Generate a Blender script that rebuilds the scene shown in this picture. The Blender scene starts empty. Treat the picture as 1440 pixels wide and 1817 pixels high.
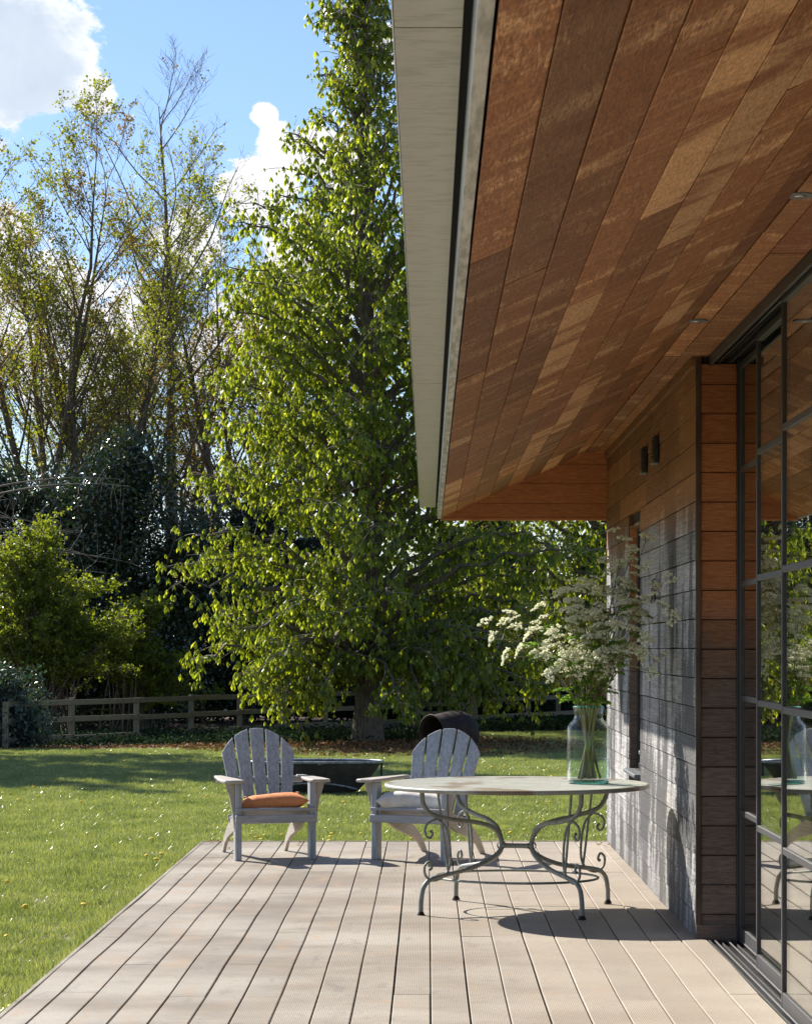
import bpy, bmesh, math, random
import numpy as np
from mathutils import Vector, Matrix, noise as mnoise
rnd = random.Random(7)
rng = np.random.default_rng(11)
R = math.radians
SC = bpy.context.scene
COL = SC.collection

# ------------------------------------------------------------------ camera
cam_d = bpy.data.cameras.new('camera'); cam = bpy.data.objects.new('camera', cam_d); COL.objects.link(cam)
cam.location = (0, 0, 1.6); cam.rotation_euler = (R(90), 0, 0)
cam_d.sensor_fit = 'HORIZONTAL'; cam_d.sensor_width = 36; cam_d.lens = 107.5
cam_d.shift_x = -0.0264; cam_d.shift_y = 0.1677
cam_d.clip_start = 0.05; cam_d.clip_end = 1000
SC.camera = cam
F = 4300.0
def P(px, py, y):            # point of the photograph at distance y
    return Vector(((px-758)*y/F, y, 1.6-(py-1150)*y/F))

# ------------------------------------------------------------------ light
SUN = Vector((-0.69, 0.75, 0.774)).normalized()      # towards the sun
elev = math.asin(SUN.z); azim = math.atan2(SUN.x, SUN.y)
sd = bpy.data.lights.new('sun', 'SUN'); sd.energy = 4.6; sd.angle = R(0.53); sd.color = (1, .945, .86)
so = bpy.data.objects.new('sun', sd); COL.objects.link(so)
so.rotation_euler = (-SUN).to_track_quat('-Z', 'Y').to_euler()
SC.view_settings.view_transform = 'Standard'; SC.view_settings.look = 'None'
SC.view_settings.gamma = 1; SC.view_settings.use_curve_mapping = False
SC.view_settings.exposure = 1.0
SC.render.engine = 'CYCLES'
SC.cycles.max_bounces = 10; SC.cycles.diffuse_bounces = 5; SC.cycles.glossy_bounces = 4
SC.cycles.transparent_max_bounces = 16; SC.cycles.transmission_bounces = 6
SC.cycles.sample_clamp_indirect = 6
SC.cycles.use_denoising = True

class NT:
    """tiny node helper"""
    def __init__(s, nt): s.nt = nt; s.n = nt.nodes; s.l = nt.links
    def new(s, t, **kw):
        n = s.n.new(t)
        for k, v in kw.items():
            if k == 'inp':
                for a, b in v.items(): s.set(n, a, b)
            else: setattr(n, k, v)
        return n
    def set(s, n, a, b):
        sock = n.inputs[a]
        if isinstance(b, bpy.types.NodeSocket): s.l.new(b, sock)
        elif isinstance(b, bpy.types.Node): s.l.new(b.outputs[0], sock)
        else:
            if isinstance(b, tuple) and len(b) == 3 and sock.type == 'RGBA': b = (*b, 1)
            sock.default_value = b
    def math(s, op, a, b=0.0, c=0.0, clamp=False):
        n = s.new('ShaderNodeMath', operation=op, use_clamp=clamp)
        s.set(n, 0, a); s.set(n, 1, b); s.set(n, 2, c); return n.outputs[0]
    def vmath(s, op, a, b=(0,0,0)):
        n = s.new('ShaderNodeVectorMath', operation=op); s.set(n, 0, a); s.set(n, 1, b)
        return n.outputs['Value'] if op in ('LENGTH', 'DISTANCE', 'DOT_PRODUCT') else n.outputs[0]
    def mix(s, f, a, b, mode='MIX'):
        n = s.new('ShaderNodeMix', data_type='RGBA', blend_type=mode, clamp_factor=True)
        s.set(n, 0, f); s.set(n, 6, a); s.set(n, 7, b); return n.outputs[2]
    def step(s, v, lo, hi):
        n = s.new('ShaderNodeMapRange', interpolation_type='SMOOTHSTEP')
        s.set(n, 0, v); s.set(n, 1, lo); s.set(n, 2, hi); return n.outputs[0]
    def rng(s, v, lo, hi, a, b):
        n = s.new('ShaderNodeMapRange'); s.set(n, 0, v); s.set(n, 1, lo); s.set(n, 2, hi); s.set(n, 3, a); s.set(n, 4, b)
        return n.outputs[0]
    def noise(s, vec, scale, detail=4, rough=.55, dist=0, dim='3D', w=None):
        n = s.new('ShaderNodeTexNoise', noise_dimensions=dim)
        s.set(n, 'Vector', vec); s.set(n, 'Scale', scale); s.set(n, 'Detail', detail); s.set(n, 'Roughness', rough); s.set(n, 'Distortion', dist)
        if w is not None: s.set(n, 'W', w)
        return n.outputs[0]
    def scale(s, vec, sc): return s.vmath('MULTIPLY', vec, sc)
    def add(s, vec, b): return s.vmath('ADD', vec, b)
    def bump(s, h, strength=.3, dist=.01):
        n = s.new('ShaderNodeBump'); s.set(n, 'Strength', strength); s.set(n, 'Distance', dist); s.set(n, 'Height', h); return n.outputs[0]
def rgb(r, g, b): return (r, g, b, 1.0)

# ------------------------------------------------------------------ sky
W = bpy.data.worlds.new('World'); SC.world = W; W.use_nodes = True
t = NT(W.node_tree); t.n.clear()
sky = t.new('ShaderNodeTexSky', sky_type='NISHITA', sun_disc=False)
sky.sun_elevation = elev; sky.sun_rotation = azim
sky.air_density = 1.0; sky.dust_density = 0.3; sky.ozone_density = 2.0; sky.altitude = 50
gen = t.new('ShaderNodeTexCoord').outputs['Generated']
dirn = t.vmath('NORMALIZE', gen)
sep = t.new('ShaderNodeSeparateXYZ', inp={0: dirn}); dz = sep.outputs[2]
blue = t.mix(1.0, sky.outputs[0], rgb(.55, .60, .70), 'MULTIPLY')
def dirpx(px, py): return Vector(((px-758)/F, 1, -(py-1150)/F)).normalized()
n1 = t.noise(t.scale(dirn, (1, 1, 1.5)), 24, 10, .66, .35)
n0 = t.noise(dirn, 3.2, 6, .6)
blobs = None
for px, py, r in [(15, 80, .042), (60, 90, .030), (118, 120, .020), (20, 30, .03), (12, 200, .011), (-60, 120, .04), (165, 165, .012),
                  (470, 205, .007), (492, 262, .013), (560, 268, .012), (625, 300, .016), (450, 330, .02), (690, 90, .012),
                  (60, 520, .03), (150, 640, .034), (250, 560, .022), (340, 440, .02), (420, 600, .03), (20, 420, .018), (560, 480, .03)]:
    d = t.vmath('DISTANCE', dirn, tuple(dirpx(px, py)))
    b = t.math('SUBTRACT', 1.0, t.math('DIVIDE', d, r))
    b = t.math('MAXIMUM', b, 0.0)
    blobs = b if blobs is None else t.math('MAXIMUM', blobs, b)
dens = t.math('ADD', t.math('MULTIPLY', blobs, 1.0), t.math('MULTIPLY', t.math('MULTIPLY', t.math('SUBTRACT', n1, .5), 2.4), t.math('MULTIPLY', blobs, 9.0, clamp=True)))
gcl = t.math('MULTIPLY', t.step(n0, .56, .70), .8)
low = t.step(dz, .10, .0)
dens = t.math('MAXIMUM', dens, t.math('SUBTRACT', t.math('MULTIPLY', gcl, 1.0), t.math('MULTIPLY', t.step(n1, .35, .7), .4)))
mask = t.step(dens, .10, .30)
mask = t.math('MAXIMUM', mask, t.math('MULTIPLY', low, .75))
bigb = t.math('SUBTRACT', 1.0, t.math('DIVIDE', t.vmath('DISTANCE', dirn, tuple(dirpx(10, 110))), .048))
core = t.step(t.math('ADD', bigb, t.math('MULTIPLY', t.math('SUBTRACT', n1, .5), 1.6)), .12, .55)
cn = t.noise(dirn, 30, 5, .6)
ccol = t.mix(core, rgb(5.0, 5.05, 5.2), t.mix(cn, rgb(2.3, 2.85, 3.6), rgb(4.1, 4.4, 4.8)))
final = t.mix(mask, blue, ccol)
bg = t.new('ShaderNodeBackground', inp={0: final, 1: .115})
t.l.new(bg.outputs[0], t.new('ShaderNodeOutputWorld').inputs[0])

# ------------------------------------------------------------------ materials
def mat(name):
    m = bpy.data.materials.new(name); m.use_nodes = True
    q = NT(m.node_tree); q.n.clear()
    out = q.new('ShaderNodeOutputMaterial'); b = q.new('ShaderNodeBsdfPrincipled')
    q.l.new(b.outputs[0], out.inputs[0]); q.out = out; q.b = b; q.m = m
    return q
def pos(q): return q.new('ShaderNodeNewGeometry').outputs['Position']
def obc(q): return q.new('ShaderNodeTexCoord').outputs['Object']
def orand(q): return q.new('ShaderNodeObjectInfo').outputs['Random']
def simple(name, c1, c2=None, scale=8, rough=.6, metal=0, bump=0, stretch=(1,1,1), spec=.5, detail=5, contrast=(.35,.65)):
    q = mat(name)
    v = q.scale(obc(q), stretch); n = q.noise(v, scale, detail, .6)
    c = q.mix(q.step(n, *contrast), rgb(*c1), rgb(*(c2 or c1)))
    q.set(q.b, 'Base Color', c); q.set(q.b, 'Roughness', rough); q.set(q.b, 'Metallic', metal); q.set(q.b, 'Specular IOR Level', spec)
    if bump: q.set(q.b, 'Normal', q.bump(n, bump, .01))
    return q.m

def siding(name, ret=False):
    q = mat(name); p = pos(q); r = orand(q)
    sp = q.new('ShaderNodeSeparateXYZ', inp={0: p}); z = sp.outputs[2]
    off = q.new('ShaderNodeCombineXYZ', inp={0: q.math('MULTIPLY', r, 37), 1: q.math('MULTIPLY', r, 91), 2: q.math('MULTIPLY', r, 53)}).outputs[0]
    pr = q.add(p, off)
    grain = q.noise(q.scale(pr, (6, .6, 22) if not ret else (3, 6, 34)), 3.0, 7, .65, 1.2)
    fine = q.noise(q.scale(pr, (20, 2.4, 60) if not ret else (6, 20, 90)), 3, 3, .6)
    drip = q.noise(q.scale(p, (3, 1.15, .30)), 2.0, 7, .66, .25)
    blot = q.noise(q.scale(p, (1, .8, 1.3)), 2.3, 4, .6)
    brown = q.mix(q.step(grain, .3, .75), rgb(.23, .095, .036), rgb(.50, .25, .11))
    brown = q.mix(q.step(drip, .45, .62), brown, rgb(.32, .145, .05))
    if ret:
        grey = q.mix(q.step(grain, .3, .7), rgb(.13, .095, .078), rgb(.24, .185, .15))
        hz = q.math('ADD', z, q.math('MULTIPLY', q.math('SUBTRACT', blot, .5), .7))
        base = q.mix(q.step(hz, 2.15, 1.25), q.mix(q.step(grain, .25, .75), rgb(.38, .125, .042), rgb(.62, .27, .105)), grey)
        knot = q.step(q.noise(q.scale(p, (5, 5, 16)), 3.2, 2, .5), .70, .76)
        base = q.mix(q.math('MULTIPLY', knot, .65), base, rgb(.035, .018, .012))
    else:
        grey = q.mix(q.step(grain, .3, .72), rgb(.32, .31, .30), rgb(.66, .64, .62))
        hz = q.math('ADD', z, q.math('ADD', q.math('MULTIPLY', q.math('SUBTRACT', drip, .5), 1.0), q.math('MULTIPLY', q.math('SUBTRACT', r, .5), .18)))
        base = q.mix(q.step(hz, 2.50, 2.15), brown, grey)
        # black weather stain
        st = q.step(q.math('ADD', drip, q.math('MULTIPLY', fine, .25)), .585, .665)
        band = q.math('MULTIPLY', q.step(z, 2.6, 2.1), 1)
        base = q.mix(q.math('MULTIPLY', st, q.math('MULTIPLY', band, .86)), base, rgb(.055, .056, .060))
        st2 = q.step(q.noise(q.scale(pr, (3, 2, 1)), 2.2, 5, .7), .56, .72)
        base = q.mix(q.math('MULTIPLY', st2, .35), base, rgb(.13, .13, .14))
        foot_dark = q.math('MULTIPLY', q.step(q.math('ADD', z, q.math('MULTIPLY', fine, .3)), .42, .05), .65)
        base = q.mix(foot_dark, base, rgb(.09, .085, .08))  # boards get darker towards the foot of the wall
    base = q.mix(q.rng(fine, .3, .7, .38, 0), base, rgb(.05, .04, .035))
    val = q.rng(r, 0, 1, .88 if ret else .68, 1.15)
    hsv = q.new('ShaderNodeHueSaturation', inp={'Color': base, 'Value': val})
    q.set(q.b, 'Base Color', hsv.outputs[0]); q.set(q.b, 'Roughness', .78); q.set(q.b, 'Specular IOR Level', .25)
    q.set(q.b, 'Normal', q.bump(q.math('ADD', grain, fine), .55, .006))
    return q.m

def soffit_mat():
    q = mat('soffit_wood'); p = pos(q); r = orand(q)
    off = q.new('ShaderNodeCombineXYZ', inp={0: q.math('MULTIPLY', r, 57), 1: q.math('MULTIPLY', r, 31), 2: 0.0}).outputs[0]
    pr = q.add(p, off)
    grain = q.noise(q.scale(pr, (26, 2.2, 6)), 3.0, 6, .62, 1.6)
    fine = q.noise(q.scale(pr, (60, 9, 20)), 3, 4, .65)
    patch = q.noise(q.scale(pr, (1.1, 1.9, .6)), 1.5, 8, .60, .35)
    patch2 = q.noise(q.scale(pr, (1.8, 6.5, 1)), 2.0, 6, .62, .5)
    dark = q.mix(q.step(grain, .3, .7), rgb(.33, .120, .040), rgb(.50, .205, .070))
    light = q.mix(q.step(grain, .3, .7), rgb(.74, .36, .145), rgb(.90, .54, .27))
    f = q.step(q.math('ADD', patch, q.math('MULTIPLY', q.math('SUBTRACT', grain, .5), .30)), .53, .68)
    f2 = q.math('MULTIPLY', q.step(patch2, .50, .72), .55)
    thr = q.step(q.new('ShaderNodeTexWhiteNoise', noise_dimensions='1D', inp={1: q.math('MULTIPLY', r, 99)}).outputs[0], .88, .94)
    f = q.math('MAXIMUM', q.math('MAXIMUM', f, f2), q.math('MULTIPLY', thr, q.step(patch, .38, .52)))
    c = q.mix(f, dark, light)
    red = q.step(q.new('ShaderNodeTexWhiteNoise', noise_dimensions='1D', inp={1: q.math('MULTIPLY', r, 7)}).outputs[0], .86, .93)
    c = q.mix(q.math('MULTIPLY', red, q.math('MULTIPLY', q.step(patch2, .4, .55), .6)), c, rgb(.26, .055, .025))
    c = q.mix(q.rng(fine, .32, .62, .5, 0), c, rgb(.05, .022, .012))
    hsv = q.new('ShaderNodeHueSaturation', inp={'Color': c, 'Value': q.rng(r, 0, 1, .62, 1.25)})
    q.set(q.b, 'Base Color', hsv.outputs[0]); q.set(q.b, 'Roughness', .62); q.set(q.b, 'Specular IOR Level', .3)
    q.set(q.b, 'Normal', q.bump(q.math('ADD', grain, fine), .4, .004))
    return q.m

def deck_mat():
    q = mat('deck_board'); p = pos(q); r = orand(q)
    off = q.new('ShaderNodeCombineXYZ', inp={0: q.math('MULTIPLY', r, 17), 1: q.math('MULTIPLY', r, 43), 2: 0.0}).outputs[0]
    pr = q.add(p, off)
    a = q.noise(q.scale(p, (.55, .9, 1)), 1.3, 6, .62)
    b = q.noise(q.scale(pr, (2.4, .9, 1)), 2.0, 6, .68, .4)
    fine = q.noise(q.scale(pr, (90, 5, 1)), 3, 4, .6)
    c = q.mix(q.step(a, .3, .7), rgb(.215, .170, .122), rgb(.405, .360, .290))
    c = q.mix(q.math('MULTIPLY', q.step(b, .52, .72), .55), c, rgb(.40, .255, .14))
    c = q.mix(q.math('MULTIPLY', q.step(b, .46, .30), .55), c, rgb(.165, .13, .105))
    px = q.new('ShaderNodeSeparateXYZ', inp={0: p}).outputs[0]
    c = q.mix(q.math('MULTIPLY', q.step(px, -.6, 1.3), .55), c, rgb(.46, .385, .30))
    spots = q.step(q.noise(p, 42, 2, .5), .71, .76)
    c = q.mix(q.math('MULTIPLY', spots, .5), c, rgb(.09, .07, .05))
    c = q.mix(q.rng(fine, .3, .65, .3, 0), c, rgb(.12, .1, .08))
    hsv = q.new('ShaderNodeHueSaturation', inp={'Color': c, 'Value': q.rng(r, 0, 1, .90, 1.08)})
    q.set(q.b, 'Base Color', hsv.outputs[0]); q.set(q.b, 'Roughness', .62); q.set(q.b, 'Specular IOR Level', .4)
    # fine reeding that runs along the boards
    wv = q.math('SINE', q.math('MULTIPLY', px, 2*math.pi/.0088))
    q.set(q.b, 'Normal', q.bump(q.math('ADD', q.math('MULTIPLY', wv, .5), fine), .35, .0016))
    return q.m

def weathered(name, c1, c2, axis='z', rough=.7, bl_=.35):
    q = mat(name); v = obc(q); r = orand(q)
    sc = {'z': (40, 40, 2.5), 'x': (2.5, 40, 40), 'y': (40, 2.5, 40)}[axis]
    off = q.new('ShaderNodeCombineXYZ', inp={0: q.math('MULTIPLY', r, 17), 1: q.math('MULTIPLY', r, 43), 2: q.math('MULTIPLY', r, 29)}).outputs[0]
    g = q.noise(q.add(q.scale(v, sc), off), 1.6, 6, .62, .6)
    bl = q.noise(v, 7, 4, .6)
    c = q.mix(q.step(g, .3, .7), rgb(*c1), rgb(*c2))
    c = q.mix(q.math('MULTIPLY', q.step(bl, .5, .7), bl_), c, rgb(c1[0]*.7, c1[1]*.6, c1[2]*.5))
    q.set(q.b, 'Base Color', c); q.set(q.b, 'Roughness', rough); q.set(q.b, 'Specular IOR Level', .4)
    q.set(q.b, 'Normal', q.bump(g, .4, .002)); return q.m

def leafmat(name, c1, c2, trans=.45, rough=.4, spec=.5, tcol=None, patchy=False):
    q = mat(name)
    at = q.new('ShaderNodeAttribute', attribute_name='rnd').outputs['Fac']
    if patchy: at = q.math('ADD', q.math('MULTIPLY', at, .7), q.math('MULTIPLY', q.math('SUBTRACT', q.noise(pos(q), 1.4, 7, .72), .38), 2.0), clamp=True)
    c = q.mix(at, rgb(*c1), rgb(*c2))
    q.set(q.b, 'Base Color', c); q.set(q.b, 'Roughness', rough); q.set(q.b, 'Specular IOR Level', spec)
    tr = q.new('ShaderNodeBsdfTranslucent')
    tc = q.mix(1.0, c, rgb(*(tcol or (2.2, 2.3, .9))), 'MULTIPLY'); q.set(tr, 0, tc)
    mx = q.new('ShaderNodeMixShader', inp={0: trans, 1: q.b.outputs[0], 2: tr.outputs[0]})
    q.l.new(mx.outputs[0], q.out.inputs[0]); return q.m

def glassy(name, tint, ior=1.5, rough=0.0, pw=5.0):
    q = mat(name); q.n.remove(q.b)
    ge = q.new('ShaderNodeNewGeometry'); f0 = ((ior-1)/(ior+1))**2
    c_ = q.math('ABSOLUTE', q.vmath('DOT_PRODUCT', ge.outputs['Normal'], ge.outputs['Incoming']))
    fr = q.math('ADD', q.math('MULTIPLY', q.math('POWER', q.math('SUBTRACT', 1.0, c_, clamp=True), pw), 1-f0), f0, clamp=True)
    gl = q.new('ShaderNodeBsdfGlossy', inp={'Roughness': rough, 'Color': (1, 1, 1, 1)})
    tp = q.new('ShaderNodeBsdfTransparent', inp={'Color': rgb(*tint)})
    mx = q.new('ShaderNodeMixShader', inp={0: fr, 1: tp.outputs[0], 2: gl.outputs[0]})
    q.l.new(mx.outputs[0], q.out.inputs[0]); return q.m

MT = {}
MT['siding'] = siding('weathered_siding'); MT['return'] = siding('sheltered_siding', True)
MT['soffit'] = soffit_mat(); MT['deck'] = deck_mat()
MT['cornerwood'] = simple('dark_corner_wood', (.045, .03, .022), (.11, .07, .045), 9, .75, 0, .3, (1, 1, .3))
MT['deck_dark'] = simple('deck_underside', (.03, .025, .02), rough=.9)
MT['gutter'] = simple('gutter_board', (.33, .315, .28), (.44, .43, .39), 5, .45, 0, .1, (2.5, 7, 3), contrast=(.28, .55))
MT['gutter_dark'] = simple('gutter_gap', (.02, .02, .02), rough=.8)
MT['fascia'] = simple('fascia_wood', (.30, .29, .26), (.58, .56, .52), 9, .6, 0, .25, (4, .5, 4))
MT['zinc'] = simple('zinc_strip', (.55, .6, .66), (.65, .7, .75), 4, .25, .9)
MT['black'] = simple('black_metal', (.018, .018, .02), (.028, .027, .03), 12, .38, 0, 0)
MT['bronze'] = simple('door_frame_metal', (.045, .043, .045), (.055, .052, .052), 9, .5, .1)
MT['steel'] = simple('steel_rail', (.55, .53, .5), (.65, .63, .6), 20, .28, 1)
MT['pane'] = glassy('door_glass', (.80, .83, .80), 1.6, 0, 4.0)
MT['winglass'] = glassy('window_glass', (.35, .38, .4), 1.5)
MT['slate'] = simple('slate_sill', (.12, .13, .14), (.18, .19, .2), 12, .5, 0, .1)
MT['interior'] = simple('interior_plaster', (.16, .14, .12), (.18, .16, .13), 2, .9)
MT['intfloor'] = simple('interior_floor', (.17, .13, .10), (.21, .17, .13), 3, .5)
MT['roof'] = simple('roof_slate', (.09, .09, .1), (.13, .13, .14), 6, .7)
MT['chair'] = weathered('weathered_teak', (.27, .295, .315), (.49, .515, .53), 'z', .55, .12)
MT['chairx'] = weathered('weathered_teak_across', (.30, .305, .315), (.45, .445, .45), 'x', .55, .15)
MT['chairy'] = weathered('weathered_teak_deep', (.38, .33, .28), (.50, .45, .39), 'y', .6, .15)
MT['orange'] = simple('orange_linen', (.62, .22, .075), (.70, .27, .10), 25, .9, 0, .25)
MT['white'] = simple('white_linen', (.66, .62, .56), (.74, .71, .66), 25, .9, 0, .25)
MT['button'] = simple('cushion_button', (.55, .3, .15), rough=.7)
MT['fence'] = weathered('fence_wood', (.16, .14, .095), (.28, .25, .175), 'x', .85)
MT['fencep'] = weathered('fence_post_wood', (.16, .14, .095), (.28, .25, .175), 'z', .85)
MT['rust'] = simple('rusted_iron', (.017, .010, .008), (.042, .021, .014), 9, .75, .3, .4)
MT['lead'] = simple('dark_riveted_metal', (.020, .018, .015), (.045, .040, .032), 7, .85, 0, .25)
MT['rim_and_sun'] = simple('worn_rim_and_sun', (.16, .17, .18), (.34, .36, .38), 14, .5, .4, .2)  # worn trough metal; its pale grey also paints sunlight on the gate
MT['bark'] = simple('bark', (.085, .068, .048), (.19, .155, .115), 9, .9, 0, .9, (3, 3, .7))
MT['bark_pale'] = simple('pale_bark', (.15, .135, .11), (.28, .26, .22), 9, .85, 0, .4)
MT['bark_twig'] = simple('twig_bark', (.10, .07, .055), (.17, .13, .10), 5, .85)
MT['stalk'] = simple('green_stalk', (.16, .22, .045), (.23, .17, .09), 12, .45, 0, 0, (1, 1, .5))
MT['stalk2'] = simple('purple_stalk', (.17, .10, .07), (.20, .22, .06), 9, .45, 0, 0, (1, 1, .5))
MT['petal'] = leafmat('white_petal', (.82, .84, .64), (.90, .90, .84), .5, .6, .2, (1, 1, .85))
MT['fern'] = leafmat('cow_parsley_leaf', (.07, .13, .02), (.13, .22, .035), .45, .5)
MT['chestnut'] = leafmat('chestnut_leaf', (.085, .130, .022), (.28, .33, .062), .58, .34, .6, (2.8, 2.5, .7))
MT['sycamore'] = leafmat('young_leaf', (.13, .15, .02), (.24, .25, .04), .45, .5, .4, (2.1, 2.1, .7))
MT['redleaf'] = leafmat('bronze_young_leaf', (.17, .12, .035), (.22, .20, .04), .4, .5, .4, (2.0, 1.6, .8))
MT['holly'] = leafmat('holly_leaf', (.026, .052, .026), (.055, .090, .042), .12, .24, .9)
MT['ivy'] = leafmat('ivy_leaf', (.014, .032, .019), (.030, .052, .030), .12, .9, .04)
MT['bluebush'] = leafmat('blue_green_leaf', (.030, .060, .048), (.060, .095, .075), .15, .38, .6)
MT['hawthorn'] = leafmat('hawthorn_leaf', (.075, .115, .016), (.23, .27, .040), .42, .5, .4, (2.2, 2.1, .6))
MT['hedgecore'] = simple('painted_shade_core', (.012, .013, .008), (.022, .021, .013), 3, .95)  # near-black, shade inside the bushes put into the colour
MT['grass'] = leafmat('grass_blade', (.095, .145, .034), (.35, .37, .18), .34, .26, .8, (1.7, 1.7, .7), patchy=True)
MT['dandy'] = simple('dandelion_yellow', (.85, .58, .02), rough=.7)
MT['litter'] = leafmat('dry_leaf_litter', (.10, .05, .025), (.26, .14, .07), .1, .8, .2)

def table_mat(name, top=False):
    q = mat(name); v = obc(q)
    a = q.noise(v, 6.5, 7, .68, .5); b = q.noise(v, 26, 5, .7); big = q.noise(v, 2.2, 3, .5)
    c = q.mix(q.step(a, .35, .65), rgb(.22, .255, .235), rgb(.38, .39, .35))
    c = q.mix(q.step(b, .55, .66), c, rgb(.42, .46, .42))
    c = q.mix(q.step(a, .57, .70), c, rgb(.24, .15, .075))
    c = q.mix(q.math('MULTIPLY', q.step(b, .43, .3), .7), c, rgb(.09, .055, .035))
    if top:
        c = q.mix(.35, c, rgb(.46, .43, .34))
        c = q.mix(q.math('MULTIPLY', q.step(big, .52, .60), .8), c, rgb(.17, .11, .055))
    else:
        c = q.mix(.35, c, rgb(.13, .135, .12))
    q.set(q.b, 'Base Color', c); q.set(q.b, 'Roughness', .55); q.set(q.b, 'Metallic', .15)
    q.set(q.b, 'Normal', q.bump(b, .35, .003)); return q.m
MT['tabletop'] = table_mat('flaking_green_paint', True); MT['iron'] = table_mat('flaking_green_iron')

# ------------------------------------------------------------------ object helpers
def link(o, parent=None):
    COL.objects.link(o)
    if parent: o.parent = parent
    return o
def tag(o, label=None, cat=None, group=None, kind=None):
    if label: o['label'] = label
    if cat: o['category'] = cat
    if group: o['group'] = group
    if kind: o['kind'] = kind
    return o
def empty(name, loc=(0, 0, 0), rz=0, parent=None):
    o = bpy.data.objects.new(name, None); o.location = loc; o.rotation_euler = (0, 0, rz); o.empty_display_size = .1
    return link(o, parent)
def obj(name, me, m=None, parent=None, loc=None, rot=None):
    o = bpy.data.objects.new(name, me)
    if m is not None and not me.materials:
        me.materials.append(m)
    if loc is not None: o.location = loc
    if rot is not None: o.rotation_euler = rot
    return link(o, parent)
def pydata(name, V, Fc, smooth=False):
    me = bpy.data.meshes.new(name); me.from_pydata([tuple(v) for v in V], [], Fc); me.validate()
    if smooth: me.shade_smooth()
    me.update(); return me
def box(name, x0, x1, y0, y1, z0, z1, bev=0):
    bm = bmesh.new(); bmesh.ops.create_cube(bm, size=1)
    for v in bm.verts:
        v.co = Vector((x0+(v.co.x+.5)*(x1-x0), y0+(v.co.y+.5)*(y1-y0), z0+(v.co.z+.5)*(z1-z0)))
    if bev: bmesh.ops.bevel(bm, geom=bm.edges[:], offset=bev, segments=1, affect='EDGES')
    me = bpy.data.meshes.new(name); bm.to_mesh(me); bm.free(); return me
def prism(name, poly, axis, a0, a1, bev=0):
    """extrude a polygon given in the two other axes (x:(y,z)  y:(x,z)  z:(x,y))"""
    def mk(p, a): return {'x': (a, p[0], p[1]), 'y': (p[0], a, p[1]), 'z': (p[0], p[1], a)}[axis]
    n = len(poly); V = [mk(p, a0) for p in poly]+[mk(p, a1) for p in poly]
    Fc = [tuple(range(n)), tuple(range(2*n-1, n-1, -1))]+[(i, i+n, (i+1) % n+n, (i+1) % n) for i in range(n)]
    bm = bmesh.new(); vs = [bm.verts.new(v) for v in V]
    for f in Fc: bm.faces.new([vs[i] for i in f])
    bmesh.ops.recalc_face_normals(bm, faces=bm.faces[:])
    if bev: bmesh.ops.bevel(bm, geom=bm.edges[:], offset=bev, segments=1, affect='EDGES')
    me = bpy.data.meshes.new(name); bm.to_mesh(me); bm.free(); return me
def lathe(name, prof, seg=32, cap=True):
    V = []; Fc = []
    for r, z in prof:
        for k in range(seg):
            a = 2*math.pi*k/seg; V.append((r*math.cos(a), r*math.sin(a), z))
    for i in range(len(prof)-1):
        for k in range(seg):
            a = i*seg+k; b = i*seg+(k+1) % seg
            Fc.append((a, b, b+seg, a+seg))
    if cap:
        Fc.append(tuple(range(seg-1, -1, -1))); Fc.append(tuple((len(prof)-1)*seg+k for k in range(seg)))
    return pydata(name, V, Fc, True)

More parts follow.
